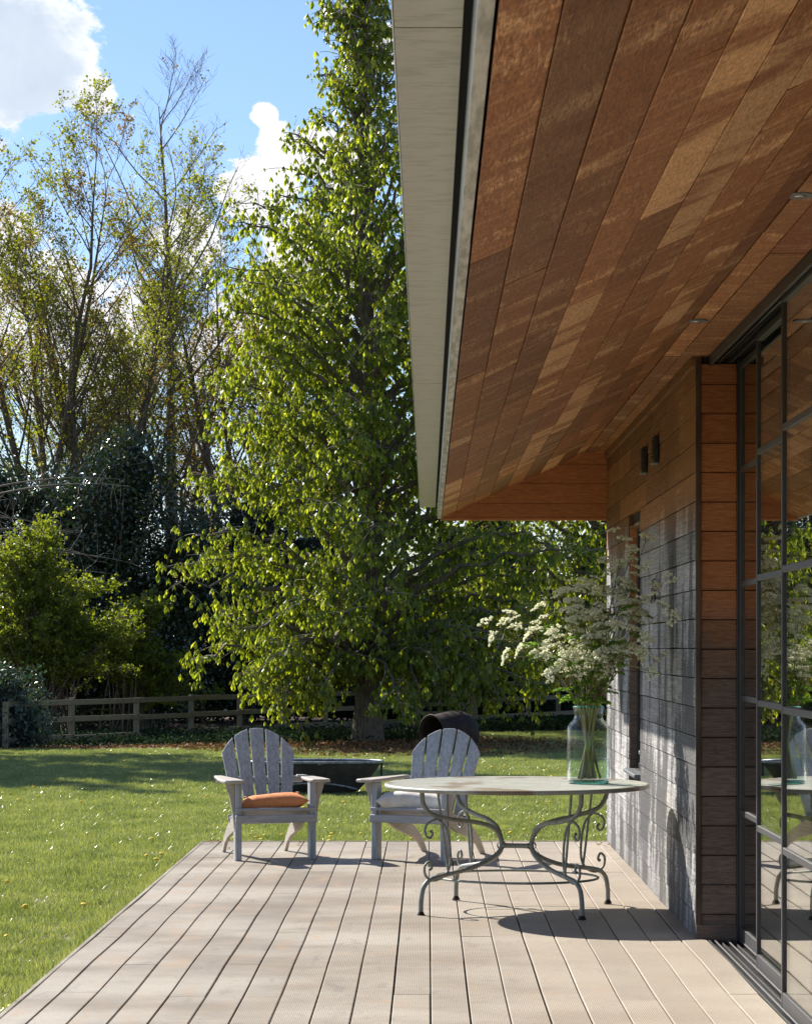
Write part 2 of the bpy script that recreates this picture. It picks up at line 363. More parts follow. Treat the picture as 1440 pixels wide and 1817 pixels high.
class Geo:
    """numpy mesh collector"""
    def __init__(s): s.V = []; s.Q = []; s.n = 0; s.A = []
    def add(s, V, Q, att=None):
        V = np.asarray(V, float).reshape(-1, 3); s.V.append(V); s.Q.append(np.asarray(Q, int).reshape(-1, 4)+s.n); s.n += len(V)
        s.A.append(np.full(len(V), .5) if att is None else np.asarray(att, float))
    def tube(s, pts, rad, n=5):
        pts = np.asarray(pts, float); m = len(pts); rad = np.broadcast_to(np.asarray(rad, float), (m,))
        t = np.gradient(pts, axis=0); t /= np.linalg.norm(t, axis=1, keepdims=True)+1e-9
        ref = np.array([0, 0, 1.]) if abs(t[0][2]) < .9 else np.array([1., 0, 0])
        u = np.cross(t, ref); lu = np.linalg.norm(u, axis=1, keepdims=True)
        if lu.min() < .05:
            ref = np.array([.35, .9, .2]); u = np.cross(t, ref); lu = np.linalg.norm(u, axis=1, keepdims=True)
        u /= lu+1e-9; v = np.cross(t, u)
        a = np.arange(n)*2*np.pi/n
        ring = pts[:, None, :]+rad[:, None, None]*(np.cos(a)[None, :, None]*u[:, None, :]+np.sin(a)[None, :, None]*v[:, None, :])
        k = np.arange(n); kk = (k+1) % n
        Q = [np.stack([i*n+k, i*n+kk, (i+1)*n+kk, (i+1)*n+k], 1) for i in range(m-1)]
        s.add(ring.reshape(-1, 3), np.concatenate(Q))
        if n == 4: s.Q.append(np.array([[0, 1, 2, 3], [(m-1)*n+3, (m-1)*n+2, (m-1)*n+1, (m-1)*n]])+s.n-m*n)
    def kites(s, base, d, side, L, Wd, fold=.15, att=None, wide=.55):
        """folded leaf blades: base (N,3) direction side"""
        N = len(base); L = np.broadcast_to(L, (N,))[:, None]; Wd = np.broadcast_to(Wd, (N,))[:, None]
        nr = np.cross(d, side)
        m = base+d*L*wide-nr*Wd*fold
        V = np.stack([base, m+side*Wd/2, base+d*L, m-side*Wd/2], 1).reshape(-1, 3)
        Q = np.arange(N*4).reshape(-1, 4)
        att = rng.random(N) if att is None else att
        s.add(V, Q, np.repeat(att, 4))
    def mesh(s, name, m=None, smooth=False):
        V = np.concatenate(s.V); Q = np.concatenate(s.Q)
        me = bpy.data.meshes.new(name); me.vertices.add(len(V)); me.vertices.foreach_set('co', V.ravel().astype(np.float32))
        me.loops.add(Q.size); me.loops.foreach_set('vertex_index', Q.ravel().astype(np.int32))
        me.polygons.add(len(Q)); me.polygons.foreach_set('loop_start', (np.arange(len(Q))*4).astype(np.int32))
        a = me.attributes.new('rnd', 'FLOAT', 'POINT'); a.data.foreach_set('value', np.concatenate(s.A).astype(np.float32))
        me.update(calc_edges=True)
        if smooth: me.shade_smooth()
        if m: me.materials.append(m)
        return me
def unit(a): return a/(np.linalg.norm(a, axis=-1, keepdims=True)+1e-9)
def randdir(n): return unit(rng.normal(size=(n, 3)))
def perp(d): return unit(np.cross(d, randdir(len(d))))

# ================================================================== GROUND
GZ = -.085
def soil_amount(x, y):
    """bare soil and litter under the trees and along the fence"""
    n = mnoise.noise(Vector((x*.7, y*.45, 3)))
    d = math.hypot((x+.6)/3.4, (y-41.5)/4.2)
    a = max(0, 1.15-d)*1.3
    edge = 40.2+.25*x if x < -1 else 46+.5*(x-0)
    a = max(a, min(1, (y-edge)*.8))
    return a+n*.45
bm = bmesh.new()
xs = [-400, -120, -50]+[x*1.0 for x in range(-26, 27)]+[50, 120, 400]; ys = [-60, -20, -5]+[y*1.0 for y in range(0, 76)]+[100, 200, 500]
vv = [[bm.verts.new((x, y, GZ)) for x in xs] for y in ys]
for j in range(len(ys)-1):
    for i in range(len(xs)-1): bm.faces.new((vv[j][i], vv[j][i+1], vv[j+1][i+1], vv[j+1][i]))
me = bpy.data.meshes.new('lawn'); bm.to_mesh(me); bm.free()
q = mat('lawn_ground'); p = pos(q)
a = q.noise(p, .9, 6, .6); b = q.noise(p, 14, 5, .7)
g = q.mix(a, rgb(.075, .10, .022), rgb(.15, .16, .045)); g = q.mix(q.step(b, .42, .65), g, rgb(.26, .23, .11))
so_ = q.mix(b, rgb(.045, .026, .016), rgb(.15, .085, .05))
dd = q.vmath('LENGTH', q.scale(q.add(p, (.6, -41.5, 0)), (1/3.4, 1/4.2, 0)))
sx = q.new('ShaderNodeSeparateXYZ', inp={0: p})
f = q.step(q.math('ADD', dd, q.math('MULTIPLY', q.math('SUBTRACT', a, .5), .9)), 1.1, .75)
edge = q.math('ADD', q.math('SUBTRACT', sx.outputs[1], q.math('MULTIPLY', sx.outputs[0], .3)), q.math('MULTIPLY', a, 3))
f = q.math('MAXIMUM', f, q.step(edge, 42.8, 44.6))
q.set(q.b, 'Base Color', q.mix(f, g, so_)); q.set(q.b, 'Roughness', .95); q.set(q.b, 'Normal', q.bump(b, .8, .03))
ground = obj('lawn', me, q.m); tag(ground, 'mown green lawn', None, None, 'structure')

# ================================================================== DECK
deck = empty('deck', (0, 0, 0)); tag(deck, 'pale timber terrace beside the house', kind='structure')
UN = [(-4, 0), (9, 0), (10.3, .002), (11.3, -.004), (12.3, .004), (13.4, -.005), (14.4, .003), (15.5, -.008), (16.6, .001), (17.6, .004), (18.6, 0), (20.02, .002)]
def und(y):
    for (a, ha), (b, hb) in zip(UN, UN[1:]):
        if y <= b:
            u = (y-a)/(b-a); return ha+(hb-ha)*u
    return 0
gaps = [-1.845, -1.705]+[-1.705+.172*i for i in range(1, 20)]
gaps = [g for g in gaps if g < 1.53]+[1.535]
if gaps[-1]-gaps[-2] < .06: gaps.pop(-2)
YEND = 20.0
for i in range(len(gaps)-1):
    x0, x1 = gaps[i]+.0035, gaps[i+1]-.0035
    y = -3.0-rnd.random()*1.5
    off = [0, 1.2, 2.4][i % 3]+rnd.random()*.3
    y = -4.6+off
    while y < YEND-.01:
        y1 = min(y+3.6, YEND)
        if YEND-y1 < .5: y1 = YEND
        ny = max(2, int((y1-y)/.35)); dz_ = rnd.uniform(-.0012, .0012); jx = rnd.uniform(-.0012, .0012)
        V = []; Fc = []
        for k in range(ny+1):
            yy = (y+.0015)+(y1-y-.003)*k/ny; h = und(yy)+dz_
            c = .003
            for xx, zz in ((x0, -.024), (x0, h-c), (x0+c, h), (x1-c, h), (x1, h-c), (x1, -.024)): V.append((xx+jx, yy, zz))
        for k in range(ny):
            o_ = k*6
            for s_ in range(5): Fc.append((o_+s_, o_+s_+1, o_+6+s_+1, o_+6+s_))
        Fc.append(tuple(range(5, -1, -1))); Fc.append(tuple(ny*6+k for k in range(6)))
        obj('deck_board', pydata('deck_board', V, Fc), MT['deck'], deck)
        y = y1
obj('joist_base', box('joist_base', -1.83, 1.53, -4.6, 19.99, GZ-.1, -.03), MT['deck_dark'], deck)
obj('end_trim', box('end_trim', -1.845, 1.48, 20.004, 20.03, GZ-.02, .006, .002), MT['deck'], deck)
obj('edge_trim', box('edge_trim', -1.872, -1.848, -4.6, 20.03, GZ-.02, -.002, .002), MT['deck'], deck)

# ================================================================== HOUSE
house = empty('house', (1.5, 13.4, 0))
tag(house, 'timber clad single storey house with deep sloping eave and black framed glass doors', 'house')
HI = Matrix.Translation((-1.5, -13.4, 0))
def hpart(name, me, m=None, parent=None, **kw):
    """children of the house are written in world coordinates"""
    par = parent or house
    if par is house: me.transform(HI)
    else: me.transform(HI)
    return obj(name, me, m, par, **kw)
FH = 3.21                                     # flat soffit height
WX = 1.49
win = (16.86, 17.80, .72, 2.49)
wall = hpart('side_wall', box('side_wall', WX+.022, WX+.10, 13.42, win[0], -.1, FH), MT['deck_dark'])
hpart('wall_core', box('wall_core', WX+.022, WX+.10, win[1], 20.0, -.1, FH), MT['deck_dark'], wall)
hpart('wall_core', box('wall_core', WX+.022, WX+.10, win[0]+.002, win[1]-.002, -.1, win[2]), MT['deck_dark'], wall)
hpart('wall_core', box('wall_core', WX+.022, WX+.10, win[0]+.002, win[1]-.002, win[3], FH), MT['deck_dark'], wall)
CO = .1625; z0s = [-.03+CO*i for i in range(20)]
def clapx(y0, y1, z0, h, out):
    """lapped board facing -x"""
    hs = min(h-.0005, FH-z0-.001)
    n = max(2, int((y1-y0)/.25)); V = []; Fc = []
    ph = rnd.random()*6; amp = rnd.uniform(.0005, .003)
    for k in range(n+1):
        y = y0+(y1-y0)*k/n; w = 0; e = .0035*mnoise.noise(Vector((y*1.7, z0*9, 0)))
        sec = ((WX+.02, z0+.0065+e), (WX-.012-out, z0+.006+e), (WX-.0125-out, z0+.010+e), (WX-.009-out*.5, z0+hs), (WX+.02, z0+hs))
        for x, z in sec: V.append((x, y, z))
    for k in range(n):
        o_ = k*5
        for s_ in range(5): Fc.append((o_+s_, o_+5+s_, o_+5+(s_+1) % 5, o_+(s_+1) % 5))
    Fc.append((0, 1, 2, 3, 4)); Fc.append(tuple(n*5+k for k in (4, 3, 2, 1, 0)))
    return pydata('board', V, Fc)
for ci, z0 in enumerate(z0s):
    if z0 > FH-.03: break
    spans = [(13.372, 20.0)]
    if z0+CO > win[2] and z0 < win[3]-.02: spans = [(13.372, win[0]), (win[1], 20.0)]
    for (a, b) in spans:
        y = a
        while y < b-.01:
            L = rnd.choice([.7, 1.0, 1.5, 1.9, 2.6])*rnd.uniform(.85, 1.15)
            y1 = min(y+L, b)
            if b-y1 < .3: y1 = b
            o_ = rnd.uniform(0, .0016)
            hpart('board', clapx(y+.0008, y1-.0008, z0, CO, o_), MT['siding'], wall)
            y = y1
# top trim under the soffit
hpart('top_trim', box('top_trim', WX-.035, WX+.02, 13.372, 20.0, FH-.055, FH-.002, .002), MT['siding'], wall)
# return wall that faces the camera
ret = hpart('return_wall', box('return_wall', WX+.024, 1.76, 13.395, 13.418, -.1, FH), MT['deck_dark'])
for z0 in z0s:
    hs = min(CO+.008, FH-.03-z0)
    if hs < .03: break
    o_ = rnd.uniform(0, .002)
    poly = [(13.394, z0), (13.354-o_, z0+.002), (13.357-o_, z0+.007), (13.372, z0+hs-.013), (13.394, z0+hs-.013)]
    hpart('board', prism('board', poly, 'x', WX+.018, 1.703), MT['return'], ret)
hpart('corner_board', box('corner_board', WX-.012, WX+.016, 13.350, 13.3695, -.03, FH-.03, .002), MT['cornerwood'], ret)
hpart('skirting', box('skirting', WX-.01, 1.703, 13.341, 13.3525, -.03, .075, .002), MT['return'], ret)
# gable end under the eave
def slope_x(z): return .115+(z-2.675)/.452
gab = hpart('gable_end', prism('gable_end', [(.16, 2.66), (1.59, 2.66), (1.59, FH-.01), (slope_x(FH-.02), FH-.02)], 'y', 20.012, 20.06), MT['deck_dark'])
for a, b in ((2.675, 2.79), (2.79, 2.952), (2.952, 3.114), (3.114, FH)):
    xa, xb = slope_x(a)-.04, min(slope_x(b)-.04, 1.2)
    hpart('board', prism('board', [(max(xa, .118), a+.003), (1.50, a+.003), (1.50, b), (xb, b)], 'y', 19.972-rnd.random()*.004, 20.011), MT['return'], gab)
hpart('bottom_trim', box('bottom_trim', .12, 1.476, 19.97, 20.06, 2.655, 2.676, .002), MT['return'], gab)
# narrow window in the side wall
w = hpart('window', box('window', WX+.074, WX+.086, win[0], win[1], win[2], win[3]), MT['winglass'])
for nm, b_ in (('frame_stile', (WX+.05, WX+.088, win[0]+.003, win[0]+.045, win[2]+.003, win[3]-.003)), ('frame_stile', (WX+.05, WX+.088, win[1]-.045, win[1]-.003, win[2]+.003, win[3]-.003)),
               ('frame_rail', (WX+.052, WX+.087, win[0]+.046, win[1]-.046, win[2]+.003, win[2]+.04)), ('frame_rail', (WX+.052, WX+.087, win[0]+.046, win[1]-.046, win[3]-.04, win[3]-.003))):
    hpart(nm, box(nm, *b_, .002), MT['black'], w)
hpart('sill', box('sill', WX-.055, WX+.05, win[0]-.02, win[1]-.003, win[2]-.028, win[2]-.002, .004), MT['slate'], w)
hpart('latch', box('latch', WX-.02, WX+.02, win[0]-.012, win[0]-.0005+.03, .86, .885, .004), MT['zinc'], w)
for z0 in z0s:
    if z0 < win[2]-.1 or z0 > win[3]-.02: continue
    za = max(z0, win[2]+.001); zb = min(z0+CO-.004, win[3]-.002)
    if zb-za < .02: continue
    hpart('reveal_board', box('reveal_board', WX-.004, WX+.049, win[1]-.012, win[1]+.004-.005, za, zb, .001), MT['return'], w)
hpart('head_reveal', box('head_reveal', WX-.008, WX+.049, win[0]+.002, win[1]-.013, win[3]-.014, win[3]-.001), MT['siding'], w)
# louvred vents
for yv, zv in ((16.33, 2.87), (15.52, 2.875)):
    v = hpart('vent', box('vent', WX-.045, WX-.016, yv-.065, yv+.065, zv-.085, zv+.085, .003), MT['black'])
    for k in range(9):
        zz = zv-.07+k*.0165
        hpart('louvre', prism('louvre', [(WX-.060, zz), (WX-.0455, zz+.006), (WX-.0455, zz+.009), (WX-.060, zz+.004)], 'y', yv-.055, yv+.055), MT['black'], v)
    hpart('drip', box('drip', WX-.058, WX-.016, yv-.066, yv+.066, zv-.098, zv-.086, .002), MT['slate'], v)

# soffit
sof = empty('soffit', (0, 0, 0), 0, house)
FA = .115; SL = .452; NS = math.sqrt(1+SL*SL)
xs_ = [FA+.004]+[.238+.1385*i for i in range(8)]
xs_ = [x for x in xs_ if x < 1.25]+[1.295]
if xs_[-1]-xs_[-2] < .08: xs_.pop(-2)
def sz(x): return 2.675+(x-.115)*SL
SK = 3.21
xk = .115+(FH-2.675)/SL
for i in range(len(xs_)-1):
    a, b = xs_[i], xs_[i+1]
    y = -4+rnd.random()*2
    while y < 19.98:
        L = rnd.choice([1.6, 2.2, 2.8, 3.4])*rnd.uniform(.9, 1.1); y1 = min(y+L, 19.98)
        if 19.98-y1 < .5: y1 = 19.98
        d1, d2, d3, d4 = [rnd.uniform(-.0022, .0022) for _ in range(4)]
        V = []; n = 4
        for k in range(n+1):
            yy = y+.0015+(y1-y-.003)*k/n; u = k/n; da = d1*(1-u)+d2*u; db = d3*(1-u)+d4*u
            for xx, zz in ((a+.0012, sz(a)+da+.0015), (a+.005, sz(a+.005)+da-.0005), (b-.005, sz(b-.005)+db-.0005), (b-.0012, sz(b)+db+.0015), (b-.0012, sz(b)+.022), (a+.0012, sz(a)+.022)):
                V.append((xx, yy, zz))
        Fc = []
        for k in range(n):
            for s_ in range(6): Fc.append((k*6+s_, k*6+(s_+1) % 6, k*6+6+(s_+1) % 6, k*6+6+s_))
        Fc.append((5, 4, 3, 2, 1, 0)); Fc.append(tuple(n*6+k for k in range(6)))
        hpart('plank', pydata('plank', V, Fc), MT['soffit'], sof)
        y = y1
for a, b in ((xk+.003, 1.392), (1.395, 1.548)):
    y = -4+rnd.random()*2
    while y < 19.98:
        L = rnd.choice([1.5, 2.1, 2.8])*rnd.uniform(.9, 1.1); y1 = min(y+L, 19.98)
        if 19.98-y1 < .5: y1 = 19.98
        bb = b if y1 <= 13.3 else min(b, WX-.012)
        if y < 13.3 < y1: y1 = 13.36; bb = b
        if y > 13.3 and a > 1.45: break
        hpart('plank', box('plank', a+.0012, bb-.0012, y+.0015, y1-.0015, FH+rnd.uniform(-.0015, .0015), FH+.02, .001), MT['soffit'], sof)
        y = y1
for X, Y in ((1.322, 8.6), (1.325, 11.9), (1.322, 5.3)):
    dl = hpart('downlight', lathe('downlight', [(.024, .0), (.030, -.003), (.050, -.004), (.054, -.001), (.054, .004)], 28, True), MT['slate'], sof)
    dl.location = (X, Y, FH-.003); dl.data.transform(HI.inverted()); dl.location = (X-1.5, Y-13.4, FH-.003)
    dl.data.transform(Matrix.Identity(4))
    l2 = hpart('lens', lathe('lens', [(.001, -.0045), (.022, -.0045), (.022, -.003)], 20, True), MT['steel'], dl); l2.data.transform(HI.inverted())
# gutter boards, gap and fascia
gut = empty('gutter', (0, 0, 0), 0, house)
ys_ = [-1.6, 1.45, 4.53, 7.5, 10.62, 13.7, 16.8, 19.96]
for a, b in zip(ys_, ys_[1:]):
    hpart('gutter_panel', box('gutter_panel', -.062, .066, a+.0025, b-.0025, 2.76+rnd.uniform(-.0012, .0012), 2.785, .0015), MT['gutter'], gut)
hpart('gutter_lip', box('gutter_lip', -.066, -.0635, -1.6, 19.96, 2.762, 2.86), MT['zinc'], gut)
hpart('gutter_back', box('gutter_back', .067, .083, -1.6, 19.97, 2.80, 2.86), MT['gutter_dark'], gut)
fas = empty('fascia', (0, 0, 0), 0, house)
for a, b in ((-1.6, 2.2), (2.2, 6.4), (6.4, 10.9), (10.9, 15.4), (15.4, 20.05)):
    o_ = rnd.uniform(-.0015, .0015)
    hpart('fascia_board', box('fascia_board', .086+o_, .114+o_, a+.001, b-.001, 2.668+o_, 2.85, .0015), MT['fascia'], fas)
hpart('metal_strip', box('metal_strip', .0825, .0848, -1.6, 20.0, 2.672, 2.79), MT['zinc'], fas)
hpart('roof', prism('roof', [(-.066, 2.865), (xk-.05, sz(xk-.05)+.17), (5, sz(5)+.17), (8, sz(5)+.17-.3), (8, 3.3), (xk, FH+.04), (.13, sz(.13)+.035), (.12, 2.862)], 'y', -1.7, 20.06), MT['roof'])

# interior
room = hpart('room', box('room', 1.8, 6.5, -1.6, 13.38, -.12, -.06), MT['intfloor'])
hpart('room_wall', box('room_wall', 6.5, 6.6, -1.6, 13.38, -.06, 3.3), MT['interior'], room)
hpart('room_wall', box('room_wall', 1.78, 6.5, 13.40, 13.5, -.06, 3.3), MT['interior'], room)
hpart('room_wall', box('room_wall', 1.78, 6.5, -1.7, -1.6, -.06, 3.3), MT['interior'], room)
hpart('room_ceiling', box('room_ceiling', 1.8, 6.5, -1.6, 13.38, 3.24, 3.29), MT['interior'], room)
# door head, sill track
head = hpart('door_head', box('door_head', 1.550, 1.565, -1.6, 13.36, 3.155, FH+.015, .001), MT['bronze'])
for a, b, z in ((1.595, 1.609, 3.172), (1.660, 1.675, 3.172), (1.730, 1.80, 3.165)):
    hpart('track_fin', box('track_fin', a, b, -1.6, 13.36, z, 3.23), MT['black'], head)
for a in (1.572, 1.618, 1.648, 1.690, 1.715):
    hpart('track_groove', box('track_groove', a, a+.004, -1.6, 13.36, 3.195, 3.23), MT['bronze'], head)
hpart('head_cover', box('head_cover', 1.5655, 1.80, -1.6, 13.36, 3.2305, 3.25), MT['black'], head)
sill = hpart('door_track', box('door_track', 1.538, 1.80, -1.6, 13.345, -.06, -.022), MT['black'])
hpart('track_edge', box('track_edge', 1.5385, 1.549, -1.6, 13.345, -.0215, -.001, .001), MT['bronze'], sill)
for x in (1.5755, 1.6455, 1.7155):
    g_ = Geo(); g_.tube([(x, -1.6, -.005), (x, 5, -.005), (x, 13.34, -.005)], .0065, 8)
    hpart('rail', g_.mesh('rail', None, True), MT['steel'], sill)
for x in (1.607, 1.678):
    hpart('track_divider', box('track_divider', x, x+.007, -1.6, 13.345, -.0215, -.008, .001), MT['bronze'], sill)
hpart('door_post', box('door_post', 1.704, 1.745, 13.335, 13.3605, -.02, 3.19, .002), MT['black'])
hpart('door_post', box('door_post', 1.745, 1.80, 13.30, 13.3605, -.02, 3.22, .002), MT['black'])
zr = [.07, .698, 1.325, 1.952, 2.58]
for x, ya, yb in ((1.575, 6.60, 10.79), (1.645, 8.6, 12.13), (1.715, 10.0, 13.333), (1.575, 2.3, 6.595), (1.645, -1.5, 2.9)):
    dr = hpart('sliding_door', box('sliding_door', x+.010, x+.016, ya+.028, yb-.028, .075, 3.14), MT['pane'])
    y3 = [ya, yb] if yb-ya < 3 else [ya, (ya+yb)/2, yb]
    hpart('bottom_rail', box('bottom_rail', x-.0, x+.032, ya+.03, yb-.03, -.003, .07, .002), MT['bronze'], dr)
    hpart('top_rail', box('top_rail', x-.0, x+.032, ya+.03, yb-.03, 3.135, 3.17, .002), MT['bronze'], dr)
    for yy in (ya, yb-.03):
        hpart('stile', box('stile', x-.001, x+.033, yy, yy+.03, -.003, 3.17, .003), MT['bronze'], dr)
    for z in zr[1:]:
        hpart('glazing_bar', box('glazing_bar', x+.0005, x+.0315, ya+.03, yb-.03, z-.0165, z+.0165, .003), MT['bronze'], dr)

# ================================================================== TABLE
TC = Vector((.545, 14.82, 0)); TR = R(-13.4)
tb = empty('round_table', TC, TR)
tag(tb, 'round garden table of flaking grey green wrought iron with scrolled legs beside the house wall', 'table')
prof = [(.0, .7700), (.40, .7702), (.785, .7705), (.800, .7735), (.807, .768), (.810, .760), (.807, .751), (.798, .746), (.788, .751), (.780, .758), (.4, .760), (.0, .760)]
me = lathe('table_top', prof[1:-1], 96, True)
obj('table_top', me, MT['tabletop'], tb)
def smoothpath(pts, sub=5):
    out = []
    n = len(pts)
    for i in range(n-1):
        p0 = pts[max(i-1, 0)]; p1 = pts[i]; p2 = pts[i+1]; p3 = pts[min(i+2, n-1)]
        for k in range(sub):
            u = k/sub
            out.append(tuple(.5*((2*b)+(-a+c)*u+(2*a-5*b+4*c-d)*u*u+(-a+3*b-3*c+d)*u**3) for a, b, c, d in zip(p0, p1, p2, p3)))
    out.append(tuple(pts[-1])); return out
legp = [(1.0, .012), (1.0, .05), (.995, .10), (.965, .17), (.88, .213), (.72, .232), (.40, .262), (.17, .305), (.04, .350), (.0, .392), (.03, .45), (.12, .505), (.30, .538), (.62, .565), (.86, .60), (.965, .66), (.985, .72), (.985, .758)]
scl = [(.79, .575), (.90, .555), (.95, .52), (.935, .475), (.885, .462), (.858, .487), (.885, .503)]
big = [(.80, .572), (.70, .52), (.65, .42), (.645, .30), (.71, .232), (.84, .205), (.94, .235), (.955, .292), (.90, .318), (.868, .285), (.895, .272)]
rod = [(.80, .756), (.775, .66), (.735, .50), (.70, .36), (.665, .236)]
for sx_ in (-1, 1):
    for sy_ in (-1, 1):
        node = np.array([sx_*.092, 0.]); foot = np.array([sx_*.487, sy_*.475])
        def to3(pl): return [(*(node+(foot-node)*s_), h) for s_, h in pl]
        g_ = Geo(); g_.tube(smoothpath(to3(legp), 5), .0145, 10)
        lg = obj('leg', g_.mesh('leg', None, True), MT['iron'], tb)
        f_ = lathe('foot', [(.012, .03), (.016, .022), (.024, .006), (.026, .0)], 14)
        f_.transform(Matrix.Translation((foot[0], foot[1], 0))); obj('foot', f_, MT['rust'], lg)
        for nm, pl, r_ in (('scroll', scl, .0075), ('scroll', big, .008), ('rod', rod, .0075)):
            g_ = Geo(); P3 = smoothpath(to3(pl), 6); rr = np.full(len(P3), r_)
            if nm == 'scroll': rr[-5:] = r_*np.array([1.05, 1.2, 1.35, 1.3, .9])
            g_.tube(P3, rr, 8); obj(nm, g_.mesh(nm, None, True), MT['iron'], lg)
g_ = Geo(); g_.tube([(-.10, 0, .39), (-.04, 0, .39), (.04, 0, .39), (.10, 0, .39)], [.017, .015, .015, .017], 12)
for s_ in (-1, 1):
    for z_ in (.392,): g_.tube([(s_*.094, -.02, z_), (s_*.094, 0, z_), (s_*.094, .02, z_)], .026, 10)
obj('centre_bar', g_.mesh('centre_bar', None, True), MT['iron'], tb)
g_ = Geo(); ring = [(.50*math.cos(a), .42*math.sin(a), .20) for a in np.linspace(0, 2*math.pi, 65)]; g_.tube(ring, .0075, 8)
obj('hoop', g_.mesh('hoop', None, True), MT['iron'], tb)

# ================================================================== CHAIRS
def slat_poly(u0b, u1b, u0t, u1t, a, b0, b1):
    """one back slat; bounded on top by the arch of the back"""
    pts = [(u0b, 0), (u1b, 0)]
    def top(u): return b0+b1*math.sqrt(max(0, 1-(u/a)**2))
    # right edge up
    def edge(ub, ut, rise):
        for k in range(200):
            v = k/199*.85; u = ub+(ut-ub)*v/.78
            if v >= top(u)-rise: return u, v
        return ut, .8
    ur, vr = edge(u1b, u1t, 0); ul, vl = edge(u0b, u0t, 0)
    pts.append((ur, vr))
    for k in range(1, 8):
        u = ur+(ul-ur)*k/8; pts.append((u, top(u)))
    pts.append((ul, vl)); return pts
def cushion(name, m, wx, wy, h, seed):
    n = 22; V = []; Fc = []; rr = random.Random(seed)
    for side in (1, -1):
        for j in range(n+1):
            for i in range(n+1):
                u = -1+2*i/n; v = -1+2*j/n
                pin = 1-.13*(1-u*u)*abs(v)**3-.0; pin2 = 1-.13*(1-v*v)*abs(u)**3
                th = (1-u**4)**.62*(1-v**4)**.62
                bz = h*.5*th*side
                bz += .006*mnoise.noise(Vector((u*3+seed, v*3, side)))*th
                V.append((u*wx/2*pin2, v*wy/2*pin, bz+(.012 if side > 0 else 0)*th))
    N = (n+1)*(n+1)
    for s_ in (0, 1):
        for j in range(n):
            for i in range(n):
                a = s_*N+j*(n+1)+i; f = (a, a+1, a+n+2, a+n+1); Fc.append(f if s_ == 0 else f[::-1])
    me = pydata(name, V, Fc); bm = bmesh.new(); bm.from_mesh(me); bmesh.ops.remove_doubles(bm, verts=bm.verts, dist=.0005); bm.to_mesh(me); bm.free(); me.shade_smooth(); return me
def chair(loc, rz, label):
    c = empty('adirondack_chair', loc, rz); tag(c, label, 'chair', 'weathered garden armchairs at the far end of the terrace')
    for s_ in (-1, 1):
        x = s_*.285
        obj('front_leg', box('front_leg', x-.024, x+.024, -.045, .045, 0, .585, .006), MT['chair'], c)
        # side stringer that forms the rear leg
        pr = [(-.03, .385), (.10, .375), (.30, .33), (.45, .28), (.60, .215), (.74, .12), (.84, .0), (.775, .0), (.69, .075), (.56, .135), (.42, .17), (.28, .205), (.12, .27), (-.03, .30)]
        xx = s_*.247
        obj('rear_leg', prism('rear_leg', pr, 'x', xx-.013, xx+.013, .003), MT['chairy'], c)
        # arm
        pl = [(-.075, -.10), (-.06, -.125), (.03, -.135), (.075, -.115), (.085, -.08), (.082, .15), (.05, .40), (.03, .62), (-.03, .63), (-.05, .40), (-.07, .1)]
        pl = [(s_*(px_)+s_*.325, py_) for px_, py_ in pl]
        obj('arm_rest', prism('arm_rest', pl, 'z', .587, .611, .006), MT['chairy'], c)
        br = [(s_*.310, .585), (s_*.375, .585), (s_*.372, .55), (s_*.345, .47), (s_*.325, .36), (s_*.311, .22)]
        obj('arm_bracket', prism('arm_bracket', br, 'y', -.015, .015, .002), MT['chairy'], c)
    for k in range(7):
        y = -.045+k*.078
        z = .388 if k == 0 else .388-(k*.078)*.19
        o_ = obj('seat_slat', box('seat_slat', -.31 if k < 2 else -.262, .31 if k < 2 else .262, 0, .066, -.011, .011, .005), MT['chairx'], c, (0, y-.02, z), (R(-9), 0, 0))
    obj('apron', box('apron', -.312, .312, -.076, -.0465, .285, .345, .006), MT['chairx'], c)
    # fanned back
    bt = Matrix.Translation((0, .44, .245)) @ Matrix.Rotation(R(-22.5), 4, 'X')
    for k in range(5):
        wb, wt = .076, .108
        cb = (k-2)*.089; ct = (k-2)*.127
        pl = slat_poly(cb-wb/2, cb+wb/2, ct-wt/2, ct+wt/2, .335, .36, .425)
        me = prism('back_slat', pl, 'y', -.010, .010, .003); me.transform(bt); obj('back_slat', me, MT['chair'], c)
    for z_, wv in ((.06, .27), (.37, .34)):
        me = box('back_rail', -wv, wv, .0125, .038, z_-.025, z_+.025, .004); me.transform(bt); obj('back_rail', me, MT['chairx'], c)
    return c
c1 = chair((-1.150, 18.28, 0), R(15), 'grey teak slatted armchair on the left, holding the orange cushion')
c2 = chair((-.125, 18.22, 0), R(-24), 'grey teak slatted armchair partly behind the round table, holding the white cushion')
def put_cushion(c, name, m, label, dx, dy, dzv, rz, sx, sy, h, rot, seed, buttons=True):
    e = obj(name, cushion(name, m, sx, sy, h, seed), m)
    M = Matrix.Translation(c.location) @ Matrix.Rotation(c.rotation_euler.z, 4, 'Z')
    e.location = M @ Vector((dx, dy, dzv)); e.rotation_euler = (rot[0], rot[1], c.rotation_euler.z+rz)
    tag(e, label, 'cushion')
    if buttons:
        for i in range(4):
            for j in range(3):
                b_ = lathe('button', [(.009, -.002), (.011, .003), (.006, .007)], 8)
                o_ = obj('button', b_, MT['button'], e, ((-.36+.24*i)*sx, (-.25+.25*j)*sy, h*.5*.97+.004))
    return e
put_cushion(c1, 'cushion', MT['orange'], 'orange linen cushion lying on the left garden armchair', .02, .19, .415, R(-8), .54, .46, .125, (R(-3), R(-5), 0), 3)
put_cushion(c2, 'cushion', MT['white'], 'off white linen cushion lying on the garden armchair behind the table', -.06, .17, .425, R(20), .54, .46, .145, (R(-4), R(2), 0), 9)

